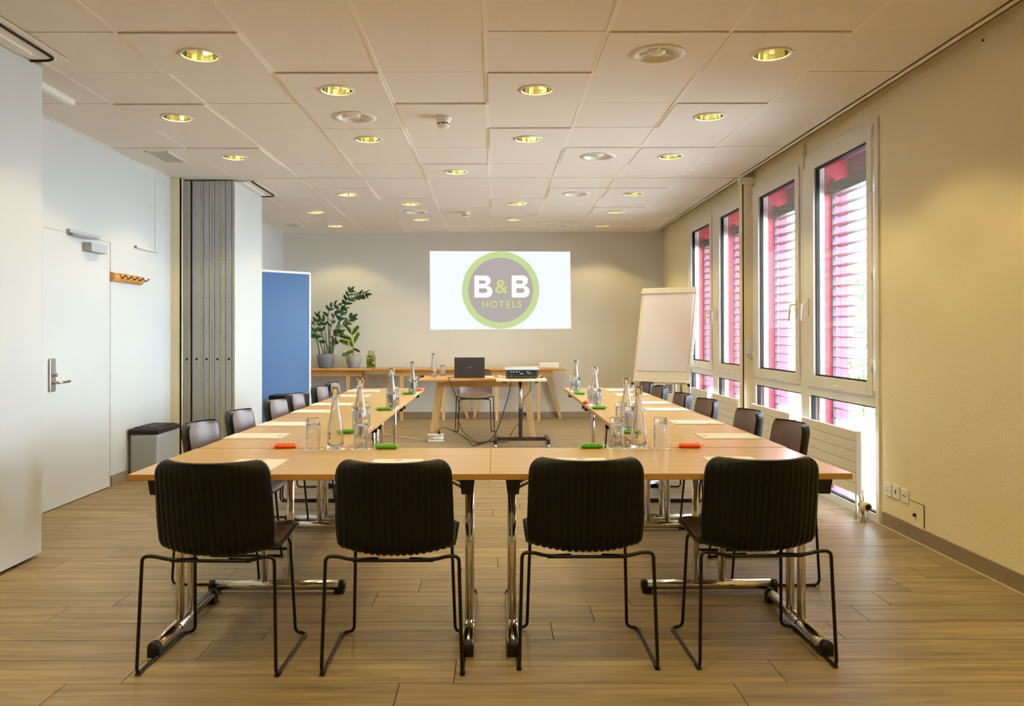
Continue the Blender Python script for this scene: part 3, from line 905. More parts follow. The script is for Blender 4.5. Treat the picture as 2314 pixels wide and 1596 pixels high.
# ---- projector stand
SZ = .762
def stand():
    yc = 8.88; xc_ = on_y(1176, 960, yc).x
    t = thing('projector_stand', 'wheeled projector stand with beige top and brown steel base', 'stand', (xc_, yc, 0))
    l = on_z(1121, 860, SZ).x - xc_; r_ = on_z(1237, 860, SZ).x - xc_
    MB().bbox(l, r_, -.27, .21, SZ - .022, SZ, .004).build('top', 'beige_top', t)
    MB().cyl((0, 0, .40), (0, 0, SZ - .03), .019, n=18).build('inner_tube', 'chrome', t)
    MB().bbox(-.021, .021, -.021, .021, .085, .42, .003).build('column', 'brown_steel', t)
    MB().cyl((.02, 0, .36), (.05, 0, .36), .007, n=10).lathe([(.016, 0), (.018, .01), (.012, .018)], 12, Matrix.Translation((.05, 0, .36)) @ Matrix.Rotation(PI / 2, 4, 'Y')).build('clamp_knob', 'black_plastic', t)
    MB().bbox(-.28, .30, -.02, .02, .065, .105, .003).build('base_bar', 'brown_steel', t)
    for (x, a) in ((-.28, 'l'), (.30, 'r')):
        MB().bbox(x - .018, x + .018, -.22, .22, .070, .105, .003).build('side_bar', 'brown_steel', t)
        for y in (-.20, .20):
            c = MB().cyl((x - .011, y, .027), (x + .011, y, .027), .027, n=18).build('caster', 'steel', t)
            MB().box(x - .016, x + .016, y - .012, y + .012, .045, .072).build('fork', 'black_plastic', c)
    MB().box(-.07, .07, -.10, .10, SZ - .034, SZ - .022).box(.16, .20, -.03, .03, SZ - .05, SZ - .022).box(-.20, -.15, -.03, .03, SZ - .05, SZ - .022).build('top_bracket', 'black_plastic', t)
    return t
stand()

# ================================================================ THINGS ON THE TABLES
def make_bottle():
    t = thing('water_bottle', '', 'bottle', group='swing-top water bottles')
    outer = [(.0, .0), (.030, .0), (.0355, .004), (.0375, .012), (.0388, .035), (.0383, .060), (.0360, .085), (.0310, .120), (.0255, .155), (.0200, .190), (.0160, .218), (.0145, .232), (.0145, .240), (.0170, .244), (.0170, .252), (.0148, .256), (.0148, .274), (.0175, .279), (.0178, .288), (.0160, .292)]
    inner = [(.0115, .292), (.0115, .235), (.0135, .212), (.0225, .155), (.0280, .120), (.0332, .085), (.0355, .060), (.0358, .036), (.0335, .024), (.020, .017), (.0, .015)]
    MB().lathe(outer + inner, 28, cap=False).build('body', 'clear_glass', t)
    w = MB()
    for s in (-1, 1):
        w.tube(smooth_path([(s * .018, 0, .240), (s * .022, .003, .246), (s * .0225, .004, .262), (s * .019, .004, .280), (s * .0185, .003, .288)], 5), .0014, 6)
    w.tube([(.0185 * math.cos(a), .0185 * math.sin(a), .243) for a in [2 * PI * i / 20 for i in range(20)]], .0013, 6, closed=True)
    w.build('bail_wire', 'steel', t)
    pm = MB(); R = .0378
    for (a0, a1, z0, z1) in ((-2.35, -2.0, .052, .056), (-2.35, -2.0, .076, .080), (-2.35, -2.30, .052, .08), (-2.05, -2.0, .052, .08), (-2.20, -2.15, .058, .074)):
        pm.add([((R + .0012) * math.cos(a0), (R + .0012) * math.sin(a0), z0), ((R + .0012) * math.cos(a1), (R + .0012) * math.sin(a1), z0), ((R + .0004) * math.cos(a1), (R + .0004) * math.sin(a1), z1), ((R + .0004) * math.cos(a0), (R + .0004) * math.sin(a0), z1)], [(0, 1, 2, 3)])
    pm.build('printed_mark', 'ink', t)
    return t
def make_tumbler():
    t = thing('drinking_glass', '', 'glass', group='upturned drinking glasses')
    prof = [(.0305, .0), (.0335, .0), (.0335, .004), (.0320, .135), (.0312, .143), (.029, .145), (.0, .145)]
    inn = [(.0, .121), (.020, .121), (.0275, .117), (.0292, .108), (.0305, .0)]
    MB().lathe(prof + inn, 24, cap=False).build('body', 'clear_glass', t)
    m = MB()
    for k, (w0, z) in enumerate(((.30, .052), (.42, .044), (.30, .036))):
        if k == 1:
            for q in range(5):
                a = -PI / 2 - .30 + q * .15; r = .0338
                m.add([(r * math.cos(a - .04), r * math.sin(a - .04), z - .005), (r * math.cos(a + .04), r * math.sin(a + .04), z - .005), (r * math.cos(a + .02), r * math.sin(a + .02), z + .005), (r * math.cos(a - .04), r * math.sin(a - .04), z + .005)], [(0, 1, 2, 3)])
        else:
            for q in range(6):
                a = -PI / 2 - w0 + q * w0 / 3; b = a + w0 / 3; r = .0338
                m.add([(r * math.cos(a), r * math.sin(a), z - .0008), (r * math.cos(b), r * math.sin(b), z - .0008), (r * math.cos(b), r * math.sin(b), z + .0008), (r * math.cos(a), r * math.sin(a), z + .0008)], [(0, 1, 2, 3)])
    m.build('etched_mark', 'frosted', t)
    return t
coaster_me = MB().lathe([(.0, .0), (.0445, .0), (.045, .001), (.0445, .002), (.0, .002)], 32, cap=False)
bottle = make_bottle(); tumbler = make_tumbler(); first_b = True; coast_o = None
def coaster(x, y, label):
    global coast_o
    if coast_o is None:
        coast_o = coaster_me.build('coaster', 'coaster'); o = coast_o
    else:
        o = coast_o.copy(); COL.objects.link(o)
    o.location = (x, y, TH); tag(o, label, 'coaster', 'white paper coasters')
def cluster(items, where):
    """items: bottle, two glasses as (x, y); each stands on its own coaster"""
    global first_b
    (bx, by), (g1x, g1y), (g2x, g2y), la, lb = items
    place(bottle, first_b, (bx, by, TH + .002), random.uniform(-.3, .3), 'clear swing-top glass water bottle ' + where)
    place(tumbler, first_b, (g1x, g1y, TH + .002), random.uniform(-.2, .2), 'upturned drinking glass %s bottle %s' % (la, where))
    first_b = False
    place(tumbler, False, (g2x, g2y, TH + .002), random.uniform(-.2, .2), 'upturned drinking glass %s bottle %s' % (lb, where))
    coaster(bx, by, 'white coaster under bottle ' + where)
    coaster(g1x, g1y, 'white coaster under glass %s bottle %s' % (la, where))
    coaster(g2x, g2y, 'white coaster under glass %s bottle %s' % (lb, where))
def tp(px, py):
    q = on_z(px, py, TH); return (q.x, q.y)
cluster((tp(757.6, 1016), tp(708, 1016.5), tp(815.5, 1016.5), 'doorwards of', 'windowwards of'), 'at the door-side front corner')
cluster((tp(1442.8, 1014), tp(1393.7, 1014.6), tp(1493, 1014), 'doorwards of', 'windowwards of'), 'at the window-side front corner')
for i, (x, yn, yb, yf) in enumerate(((-.752, 4.32, 4.445, 4.57), (-.752, 5.66, 5.80, 5.94), (-.747, 7.09, 7.22, 7.36))):
    cluster(((x - .004, yb), (x + .008, yn), (x, yf), 'in front of', 'behind'), '%s on the door-side table run' % ORD[i])
for i, (x, yn, yb, yf) in enumerate(((.737, 4.31, 4.44, 4.57), (.750, 5.80, 5.94, 6.07), (.755, 7.27, 7.40, 7.52))):
    cluster(((x, yb), (x, yn), (x - .008, yf), 'in front of', 'behind'), '%s on the window-side table run' % ORD[i])

def make_snack(matname, name):
    t = thing('snack_bar', '', 'snack', group='wrapped snack bars')
    nx, ny = 16, 8; L, W, H = .052, .018, .012
    A = []; B = []
    for i in range(nx + 1):
        u = -1 + 2 * i / nx; ra = []; rb = []
        for j in range(ny + 1):
            v = -1 + 2 * j / ny
            h = H * (1 - abs(u) ** 9) ** .55 * (1 - abs(v) ** 4) ** .5
            w = W * (1 + .08 * abs(u) ** 3)
            wr = .0010 * math.sin(u * 31 + v * 6) + .0008 * math.sin(u * 17 - v * 11)
            ra.append(Vector((u * L, v * w, H + h + wr * (1 - abs(u)))))
            rb.append(Vector((u * L, v * w, H - h * .98 - .0002)))
        A.append(ra); B.append(rb)
    b = MB().grid(A).grid(B, flip=True).build('wrapper', matname, t)
    for s in (-1, 1):
        P = []
        for i in range(4):
            x = s * (L - .001 + .014 * i / 3)
            P.append([Vector((x, -W * 1.0 + W * 2.0 * j / 10, H + .0012 * (1 if (j % 2) else -1) * (i / 3) + .0012 * i)) for j in range(11)])
        MB().grid(P, smooth=False).build('crimped_end', matname, t)
    m = MB()
    for k in range(7):
        x = -.026 + k * .0085
        m.add([(x, -.009, H * 1.78), (x + .004, -.0095, H * 1.78), (x + .0055, .005, H * 2.04), (x + .002, .0055, H * 2.04)], [(0, 1, 2, 3)])
        if k % 2: m.add([(x + .003, -.003, H * 2.03), (x + .0085, -.003, H * 2.03), (x + .0085, .0005, H * 2.05), (x + .003, .0005, H * 2.05)], [(0, 1, 2, 3)])
    m.build('print', 'pack_print', t)
    return t
so = make_snack('pack_orange', 'o'); sg = make_snack('pack_green', 'g'); fo = fg = True
def snack(kind, px, py, rz, label):
    global fo, fg
    x, y = tp(px, py)
    if kind == 'o':
        place(so, fo, (x, y, TH), rz, label); fo = False
    else:
        place(sg, fg, (x, y, TH), rz, label); fg = False
snack('o', 645, 1013.5, .10, 'orange wrapped snack bar at the door-side front corner')
snack('g', 873.5, 1015, .05, 'green wrapped snack bar at the front table, door side of the middle joint')
snack('g', 1337, 1013.5, .06, 'green wrapped snack bar at the front table, window side of the middle joint')
snack('o', 1558, 1012.5, -.08, 'orange wrapped snack bar at the window-side front corner')
snack('g', 787, 980.5, .15, 'green wrapped snack bar on the door-side run, first from the front')
snack('g', 867, 928, .15, 'green wrapped snack bar on the door-side run, second from the front')
snack('g', 922, 892, .15, 'green wrapped snack bar on the door-side run, third from the front')
snack('o', 948.5, 883.5, 1.3, 'orange wrapped snack bar at the far end of the door-side run')
snack('g', 1431, 981, -.2, 'green wrapped snack bar on the window-side run, first from the front')
snack('g', 1353.5, 925, -.2, 'green wrapped snack bar on the window-side run, second from the front')
snack('g', 1310, 891.5, -.3, 'green wrapped snack bar on the window-side run, third from the front')
snack('o', 1326, 912, 1.2, 'orange wrapped snack bar behind the second bottle of the window-side run')

def make_pad():
    t = thing('notepad', '', 'notepad', group='white notepads')
    MB().box(-.105, .105, -.1485, .1485, 0, .004).build('sheets', 'paper', t)
    m = MB()
    m.add([(.018 * math.cos(a), .118 + .010 * math.sin(a), .0043) for a in [2 * PI * i / 20 for i in range(20)]] , [tuple(range(20))])
    m.build('logo', 'ink', t)
    l = MB()
    for k in range(3):
        l.add([(-.012 + .009 * k, .114, .0046), (-.006 + .009 * k, .114, .0046), (-.006 + .009 * k, .122, .0046), (-.012 + .009 * k, .122, .0046)], [(0, 1, 2, 3)])
    l.build('logo_letters', 'paper', t)
    s = MB()
    s.box(-.03, .03, -.135, -.1325, .0041, .0043)
    s.build('footer_line', 'ink_pale', t)
    return t
pad = make_pad(); fp = True
def add_pad(x, y, rz, label):
    global fp
    place(pad, fp, (x, y, TH), rz, label); fp = False
for (px0, px1, py, lb) in ((541.6, 650.7, 1039.8, 'nearest the door'), (847, 957.5, 1039.5, 'second from the door side'), (1256.4, 1366, 1037, 'second from the window side'), (1580, 1701, 1034, 'nearest the window')):
    a = on_z(px0, py, TH); b = on_z(px1, py, TH)
    add_pad((a.x + b.x) / 2, a.y - .15, 0, 'white notepad with small dark logo along the front edge, ' + lb)
for i, (y0, y1) in enumerate(((4.095, 4.31), (4.65, 4.88), (5.43, 5.67), (5.98, 6.25), (6.85, 7.09), (7.44, 7.72))):
    add_pad(-1.258, (y0 + y1) / 2, -PI / 2, 'white notepad on the door-side table run, %s from the front' % ORD[i])
for i, (y0, y1) in enumerate(((4.05, 4.28), (4.70, 4.95), (5.52, 5.78), (6.08, 6.32), (6.91, 7.17), (7.50, 7.78))):
    add_pad(1.222, (y0 + y1) / 2, PI / 2, 'white notepad on the window-side table run, %s from the front' % ORD[i])

# ================================================================ THINGS ON THE DESK AND STAND
q = on_z(979, 853.5, DZT)
place(bottle, False, (q.x, q.y, DZT), .2, 'clear swing-top glass water bottle on the presenter desk beside the laptop')
q = on_z(1001, 852, DZT)
place(tumbler, False, (q.x, q.y, DZT), 0, 'upturned clear drinking glass on the presenter desk beside the laptop')
q = on_z(1061, 855, DZT)
lt = thing('laptop', 'dark grey open laptop seen from its lid, on the presenter desk', 'laptop', (q.x, q.y + .02, DZT))
MB().bbox(-.178, .178, 0, .24, 0, .016, .004).build('base', 'laptop_lid', lt)
Ml = Matrix.Translation((0, .004, .012)) @ Matrix.Rotation(math.radians(4), 4, 'X')
lid = MB().bbox(-.178, .178, -.004, .004, 0, .232, .003, 2, Ml).build('lid', 'laptop_lid', lt)
MB().box(-.168, .168, .0042, .0048, .012, .222, Ml).build('screen', 'black_plastic', lid)
pm = MB()
random.seed(3)
for (cx_, cz_, n_) in ((-.105, .16, 9), (-.10, .10, 9), (.10, .16, 5), (.105, .06, 6)):
    for k in range(n_):
        a = random.uniform(0, 2 * PI); L_ = random.uniform(.008, .022)
        x, z = cx_ + random.uniform(-.018, .018), cz_ + random.uniform(-.03, .03)
        d = Vector((math.cos(a), 0, math.sin(a))); e = Vector((-d.z, 0, d.x)) * .0035
        c = Vector((x, -.0046, z))
        pm.add([c - d * L_ * .5, c + e, c + d * L_ * .5, c - e], [(0, 1, 2, 3)], False, Ml)
pm.build('lid_print', 'laptop_print', lid)
lg = MB()
for k in range(4):
    lg.box(-.022 + k * .012, -.014 + k * .012, -.0047, -.004, .112, .119, Ml)
lg.build('lid_logo', 'aluminium', lid)
q = on_z(953.5, 853, DZT)
t = thing('computer_mouse', 'small black computer mouse at the door end of the presenter desk', 'mouse', (q.x, q.y, DZT))
MB().lathe([(.030, 0), (.032, .008), (.026, .022), (.013, .030), (0, .032)], 18, Matrix.Diagonal((.85, 1.4, 1, 1))).build('body', 'black_plastic', t)
MB().cyl((-.004, -.022, .028), (.004, -.022, .028), .006, n=10).build('wheel', 'steel', t)
q = on_z(1106, 852.5, DZT)
tag(MB().box(-.07, .07, -.10, .10, 0, .003).build('paper_sheet', 'paper', loc=(q.x, q.y + .05, DZT)), 'white sheet of paper between the laptop and the projector', 'paper')
q = on_z(1125, 854, DZT)
t = thing('usb_hub', 'flat grey round puck on the desk beside the projector', 'hub', (q.x - .005, q.y + .15, DZT))
MB().lathe([(.040, 0), (.042, .004), (.042, .016), (.038, .020), (0, .020)], 24).build('body', 'aluminium', t)
MB().lathe([(.030, .0202), (.0, .0215)], 24).build('top_plate', 'projector_grey', t)
# projector
xl, xr = on_y(1143, 850, 8.86).x, on_y(1216, 850, 8.86).x
pj = thing('projector', 'dark grey projector with glossy pale top on the wheeled stand', 'projector', ((xl + xr) / 2, 8.82, SZ))
h = (xr - xl) / 2
MB().prism([(-h, .0), (h, .0), (h + .012, .27), (-h + .0, .27)], .014, .098).build('body', 'projector_grey', pj)
MB().add([(-h - .006, -.004, .098), (h + .008, -.004, .098), (h + .012, .27, .098), (-h, .27, .098), (-h - .012, .006, .118), (h + .004, .006, .126), (h + .008, .262, .130), (-h - .004, .262, .122)],
         [(0, 3, 2, 1), (4, 5, 6, 7), (0, 1, 5, 4), (1, 2, 6, 5), (2, 3, 7, 6), (3, 0, 4, 7)]).build('top_cover', 'projector_top', pj)
MB().box(-h + .02, h - .02, -.0035, -.0, .03, .092).build('rear_panel', 'black_plastic', pj)
for (x, z, w_, hh) in ((-.125, .075, .018, .010), (-.095, .075, .022, .010), (-.06, .075, .022, .010), (-.03, .076, .018, .008), (-.005, .055, .034, .010), (.06, .075, .012, .012), (.08, .068, .010, .010), (.068, .058, .010, .010), (.095, .058, .010, .010)):
    MB().bbox(x - w_ / 2, x + w_ / 2, -.007, -.0034, z - hh / 2, z + hh / 2, .0015, 1).build('connector', 'aluminium', pj)
for x in (-h + .04, h - .04, 0):
    MB().cyl((x, .03 if x else .23, 0), (x, .03 if x else .23, .016), .010, n=12).build('foot', 'black_plastic', pj)
MB().cyl((.06, .268, .06), (.06, .29, .06), .032, n=24).build('lens', 'black_plastic', pj)
q = on_z(1224, 855, SZ)
tag(MB().bbox(-.022, .022, -.012, .012, 0, .012, .004).lathe([(.012, 0), (.010, .02), (0, .022)], 12, Matrix.Translation((.012, .01, .0))).build('remote_dongle', 'black_plastic', loc=(q.x, q.y + .06, SZ)), 'small black clicker on the stand beside the projector', 'remote')

# ---- cables
def cable(name, pts, r, m, label):
    return tag(MB().tube(smooth_path(pts, 8), r, 8).build(name, m), label, 'cable')
fz = .006
def fl(px, py, z=fz):
    return on_z(px, py, z)
yd = DYF
cable('laptop_cable', [on_y(1042, 851, DYF + .10), on_y(1013, 853.2, DYF + .06), on_y(1014, 854.5, DYF - .015), on_y(1020, 870, DYF - .03), on_y(1034, 905, DYF - .02), on_y(1039, 924, DYF), on_y(1034.5, 945, DYF), on_z(1046, 975, .10), fl(1058, 985), fl(1078, 1000), fl(1100, 998), fl(1117, 999.5)], .0045, 'black_plastic', 'black laptop cable hanging over the desk edge to the floor')
cable('video_cable', [on_y(1157, 846, 8.80), on_y(1156, 852, 8.74), on_y(1154, 868, 8.70), on_y(1150, 890, 8.72), on_y(1138, 930, 8.78), on_y(1124, 970, 8.85), on_z(1112, 990, .03), fl(1098, 1000), fl(1080, 1006), fl(1069, 1008)], .005, 'black_plastic', 'black cable dropping from the back of the projector to the floor')
ps_ = fl(985, 996)
cable('power_cable', [(ps_.x + .035, ps_.y - .01, .12), on_z(992, 970, .13), on_z(1004, 966, .10), fl(1026, 975), fl(1050, 988), fl(1063, 1000), fl(1068, 1008), fl(1078, 1004), fl(1108, 997), fl(1140, 1000), fl(1150, 992), on_z(1160, 972, .12), on_z(1172, 958, .25)], .0045, 'black_plastic', 'black power cable running from the white extension block to the stand')
cable('stand_cable', [on_y(1199, 862, 9.04), on_y(1199, 880, 9.06), on_y(1190, 893, 9.07), on_y(1183, 905, 9.06), on_y(1181, 935, 9.05), on_y(1180, 955, 9.05)], .004, 'black_plastic', 'black cable looping down beside the chrome tube of the stand')
ps = thing('extension_block', 'white extension block with its cord wound around it, on the floor by the desk leg', 'power strip', (ps_.x, ps_.y, 0), .1)
MB().bbox(-.095, .095, -.05, .05, 0, .022, .006).bbox(-.10, .10, -.055, .055, .068, .085, .006).bbox(-.06, .06, -.03, .03, .02, .07, .005).build('body', 'white_plastic', ps)
coil = []
for i in range(5 * 16):
    a = 2 * PI * i / 16
    coil.append((.085 * math.cos(a), .045 * math.sin(a), .027 + .036 * i / 80))
MB().tube(coil, .0055, 6).build('wound_cord', 'white_plastic', ps)
MB().lathe([(.014, 0), (.016, .02), (.010, .035), (.005, .04)], 12, Matrix.Translation((.035, -.01, .084))).build('plug', 'black_plastic', ps)
cable('white_cord', [(ps_.x - .10, ps_.y, .03), fl(955, 993), fl(930, 991), fl(890, 985.5), fl(850, 980)], .005, 'white_plastic', 'cream extension cord lying across the floor towards the door-side tables')

# ================================================================ BACK WALL
def proj():
    Y = YB - .004
    c = [on_y(971, 567.5, Y), on_y(1288.5, 569, Y), on_y(1290.5, 743, Y), on_y(972, 745.5, Y)]
    cen = on_y(1131.3, 655.8, Y); k = Y / F
    t = thing('projected_image', 'bright projected slide with a round green and grey hotel logo on the back wall', 'projection', (cen.x, Y, cen.z))
    def loc(p, d=0): return (p.x - cen.x, -d, p.z - cen.z)
    MB().add([loc(p) for p in c] + [loc(p, -.003) for p in c], [(0, 3, 2, 1), (4, 5, 6, 7), (0, 1, 5, 4), (1, 2, 6, 5), (2, 3, 7, 6), (3, 0, 4, 7)]).build('slide', 'beam_white', t)  # glowing panel standing in for the projector's light on the wall
    R1, R2 = 87.4 * k, 73.2 * k
    def disc(r0, r1, d, name, m):
        n = 72; b = MB()
        if r0 == 0:
            b.add([(r1 * math.cos(2 * PI * i / n), -d, r1 * math.sin(2 * PI * i / n)) for i in range(n)], [tuple(range(n))])
        else:
            b.add([(r * math.cos(2 * PI * i / n), -d, r * math.sin(2 * PI * i / n)) for r in (r0, r1) for i in range(n)], [(i, (i + 1) % n, n + (i + 1) % n, n + i) for i in range(n)])
        return b.build(name, m, t, fix=False)
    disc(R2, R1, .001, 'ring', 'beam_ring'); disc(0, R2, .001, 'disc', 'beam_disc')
    s = .1469 * k                           # one pixel of the enlarged view in metres
    def curve_mesh(splines, name, m, d=.002):
        cu = bpy.data.curves.new(name, 'CURVE'); cu.dimensions = '2D'; cu.fill_mode = 'BOTH'
        for pts in splines:
            sp = cu.splines.new('POLY'); sp.points.add(len(pts) - 1); sp.use_cyclic_u = True
            for q_, (x, y) in zip(sp.points, pts): q_.co = (x, y, 0, 1)
        to = bpy.data.objects.new(name, cu); COL.objects.link(to)
        dg = bpy.context.evaluated_depsgraph_get(); me = bpy.data.meshes.new_from_object(to.evaluated_get(dg))
        bpy.data.objects.remove(to)
        finish(me, name, m, d)
    def finish(me, name, m, d):
        me.materials.clear(); me.materials.append(MATS[m])
        for v in me.vertices: v.co = (v.co.x, -d, v.co.y)
        o = bpy.data.objects.new(name, me); COL.objects.link(o); o.parent = t
    def B(x0, x1u, x1l, y0, y1, ym):
        def rr(xa, xb_, ya, yb_, r):        # box with its right-hand corners rounded
            o = [(xa, ya)]
            for i in range(9):
                a = PI / 2 * i / 8; o.append((xb_ - r + r * math.sin(a), ya + r - r * math.cos(a)))
            for i in range(9):
                a = PI / 2 * i / 8; o.append((xb_ - r + r * math.cos(a), yb_ - r + r * math.sin(a)))
            o.append((xa, yb_)); return o
        up = rr(x0, x1u, y0, ym, 80); lo = rr(x0, x1l, ym, y1, 88)
        outer = up[:-1] + [(x1u - 18, ym)] + lo[1:]
        outer = [p for p in outer]
        w = lambda p: ((p[0] - 1166) * s, -(p[1] - 720) * s)
        return [[w(p) for p in outer], [w(p) for p in rr(x0 + 72, x1u - 78, y0 + 75, ym - 30, 26)], [w(p) for p in rr(x0 + 72, x1l - 80, ym + 40, y1 - 72, 34)]]
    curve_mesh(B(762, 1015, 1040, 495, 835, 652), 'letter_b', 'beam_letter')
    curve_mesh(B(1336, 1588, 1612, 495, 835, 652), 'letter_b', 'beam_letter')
    def text(body, x0, x1, y0, y1, name, off, space=1.0):
        cu = bpy.data.curves.new(name, 'FONT'); cu.body = body; cu.size = 1; cu.offset = off; cu.space_character = space; cu.fill_mode = 'BOTH'
        to = bpy.data.objects.new(name, cu); COL.objects.link(to)
        dg = bpy.context.evaluated_depsgraph_get(); me = bpy.data.meshes.new_from_object(to.evaluated_get(dg))
        bpy.data.objects.remove(to)
        X = [v.co.x for v in me.vertices]; Yv = [v.co.y for v in me.vertices]
        ax, bx, ay, by = min(X), max(X), min(Yv), max(Yv)
        for v in me.vertices:
            u = (v.co.x - ax) / (bx - ax); w_ = (v.co.y - ay) / (by - ay)
            v.co = (((x0 + (x1 - x0) * u) - 1166) * s, -((y1 + (y0 - y1) * w_) - 720) * s, 0)
        finish(me, name, 'beam_text', .002)
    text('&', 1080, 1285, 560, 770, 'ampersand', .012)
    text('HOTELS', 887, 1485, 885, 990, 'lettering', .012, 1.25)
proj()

# ---- plants and jar on the console
CZ = .765
def pot(px, pw, py0, py1, Y, m, name, label, cat='plant'):
    c = on_y(px, py1, Y); r = pw / 2 * Y / F; hh = (py1 - py0) * Y / F
    t = thing(name, label, cat, (c.x, Y, CZ))
    if m == 'ceramic_grey': prof = [(.0, 0), (r * .72, 0), (r * .80, hh * .10), (r * .97, hh * .5), (r, hh * .72), (r * .98, hh), (r * .88, hh), (r * .86, hh * .86), (0, hh * .86)]
    else: prof = [(.0, 0), (r * .60, 0), (r * .70, hh * .08), (r * .97, hh * .48), (r, hh * .65), (r * .93, hh * .97), (r * .90, hh), (r * .82, hh), (r * .82, hh * .86), (0, hh * .86)]
    MB().lathe(prof, 32, cap=False).build('pot', m, t)
    MB().lathe([(r * .85, hh * .86), (r * .5, hh * .90), (0, hh * .91)], 20, cap=False).build('soil', 'soil', t)
    return t, c, hh
def leaf_mesh(L, W, matname, fold=.25, pts=7):
    """leaf along +y, midrib raised"""
    rows = []
    for i in range(pts + 1):
        u = i / pts
        w = W / 2 * math.sin(PI * min(1, u * .96 + .04)) ** .75 * (1.05 - .25 * u)
        z = -.12 * L * u * u
        rows.append([Vector((-w, u * L, z + fold * w)), Vector((-w * .5, u * L, z + fold * w * .3)), Vector((0, u * L, z)), Vector((w * .5, u * L, z + fold * w * .3)), Vector((w, u * L, z + fold * w))])
    me = MB().grid(rows).mesh('leaf'); me.materials.append(MATS[matname]); return me
def put_leaf(me, parent, pos, direction, roll, scale=1.0):
    o = bpy.data.objects.new('leaf', me); COL.objects.link(o); o.parent = parent
    d = Vector(direction).normalized()
    x = d.cross(Vector((0, 0, 1)))
    if x.length < 1e-3: x = Vector((1, 0, 0))
    x.normalize(); z = x.cross(d)
    M = Matrix((x, d, z)).transposed()
    M = M @ Matrix.Rotation(roll, 3, 'Y')
    o.matrix_local = Matrix.Translation(pos) @ M.to_4x4() @ Matrix.Scale(scale, 4)
    return o
YP = 11.60
zt, zc, zh = pot(736.5, 39, 800, 832.5, YP, 'ceramic_grey', 'potted_plant', 'tall green plant with arching stems in a dark grey ribbed pot beside the pinboard')
def lp(px, py, dy=0.0):                      # pixel to local position in the plant
    q_ = on_y(px, py, YP + dy); return Vector((q_.x - zc.x, q_.y - YP, q_.z - CZ))
lz = leaf_mesh(.100, .056, 'leaf_dark')
random.seed(11)
def V(cx_, cy_): return (690 + cx_ * .1378, 640 + cy_ * .1378)   # position in the enlarged view
stems = [
    [(385, 1150), (390, 900), (372, 650), (380, 470), (430, 390), (520, 360), (600, 400)],
    [(400, 1150), (450, 900), (520, 700), (590, 520), (650, 350), (700, 210), (740, 140)],
    [(420, 1150), (480, 950), (560, 650), (640, 400), (730, 275), (820, 225), (900, 200), (985, 190)],
    [(360, 1150), (340, 900), (320, 740), (305, 620)],
    [(235, 1140), (200, 980), (150, 850), (110, 720), (90, 640)],
    [(300, 1120), (250, 990), (170, 870), (150, 760), (165, 650), (200, 550)],
    [(330, 1130), (300, 930), (265, 760), (235, 600)],
    [(410, 1150), (460, 860), (560, 720), (650, 670), (720, 610), (770, 570)],
    [(400, 1150), (400, 850), (430, 680), (470, 560), (530, 500)],
    [(430, 1150), (460, 980), (510, 860), (560, 820)],
    [(450, 1150), (470, 1050), (480, 1000)],
    [(390, 1150), (350, 1000), (240, 860), (130, 830)],
]
for si, st in enumerate(stems):
    n_ = len(st)
    pts = [lp(*V(*q_), dy=(0.05 * math.sin(si * 2.1) * i / n_)) for i, q_ in enumerate(st)]
    pts[0].z = zh * .86
    pts[0].x = max(-.10, min(.10, pts[0].x)); pts[0].y = .03 * math.sin(si * 1.7)
    path = smooth_path(pts, 6)
    MB().tube(path, .007, 6, rad=[.010 - .0075 * i / (len(path) - 1) for i in range(len(path))]).build('stem', 'stem', zt)
    tot = len(path)
    start = .42 if si not in (3, 10) else .6
    side = 1
    count = int((len(path) * (1 - start)) / (3.0 if si in (1, 2, 7) else 3.6)) + 1
    for k in range(count):
        u = start + (1 - start) * k / max(1, count - 1)
        i = min(tot - 2, int(u * (tot - 1)))
        tg = (path[i + 1] - path[i]).normalized()
        for side in ((1, -1) if k % 2 or si in (1, 2, 7) else (1,)):
            b = tg.cross(Vector((0, 1, 0))).normalized() * side
            d = (tg * .75 + b * .8 + Vector((0, random.uniform(-.5, .35), 0))).normalized()
            put_leaf(lz, zt, path[i], d, random.uniform(-.9, .9) + (PI / 2) * .6, random.uniform(.75, 1.1))
    put_leaf(lz, zt, path[-1], (path[-1] - path[-2]).normalized(), 1.0, 1.0)
YP2 = 11.58
rt, rc, rh = pot(799.5, 34, 802.5, 832, YP2, 'ceramic_light', 'potted_plant', 'small plant with yellow-edged leaves in a pale stone pot')
def lp2(px, py):
    q_ = on_y(px, py, YP2); return Vector((q_.x - rc.x, 0, q_.z - CZ))
lv = leaf_mesh(.155, .108, 'leaf_variegated', .15, 9)
stp = [lp2(*V(785, 1170)), lp2(*V(783, 1050)), lp2(*V(770, 900)), lp2(*V(775, 760))]
stp[0].z = rh * .85
sp = smooth_path(stp, 5)
MB().tube(sp, .006, 6).build('stem', 'stem', rt)
for (b, e, roll, sc) in (((760, 830), (660, 680), .9, 1.0), ((770, 840), (875, 690), -.9, .95), ((765, 930), (555, 850), .6, 1.1), ((765, 1010), (555, 920), .8, 1.1),
                         ((790, 990), (870, 800), -1.0, 1.05), ((785, 1080), (905, 1120), -.7, .85), ((780, 1110), (600, 1185), 1.35, 1.0), ((770, 1040), (720, 880), .8, .8), ((775, 830), (790, 720), .2, .6)):
    p0, p1 = lp2(*V(*b)), lp2(*V(*e))
    d = p1 - p0
    put_leaf(lv, rt, p0, d.normalized() + Vector((0, random.uniform(-.35, .1), 0)), roll, d.length / .155)
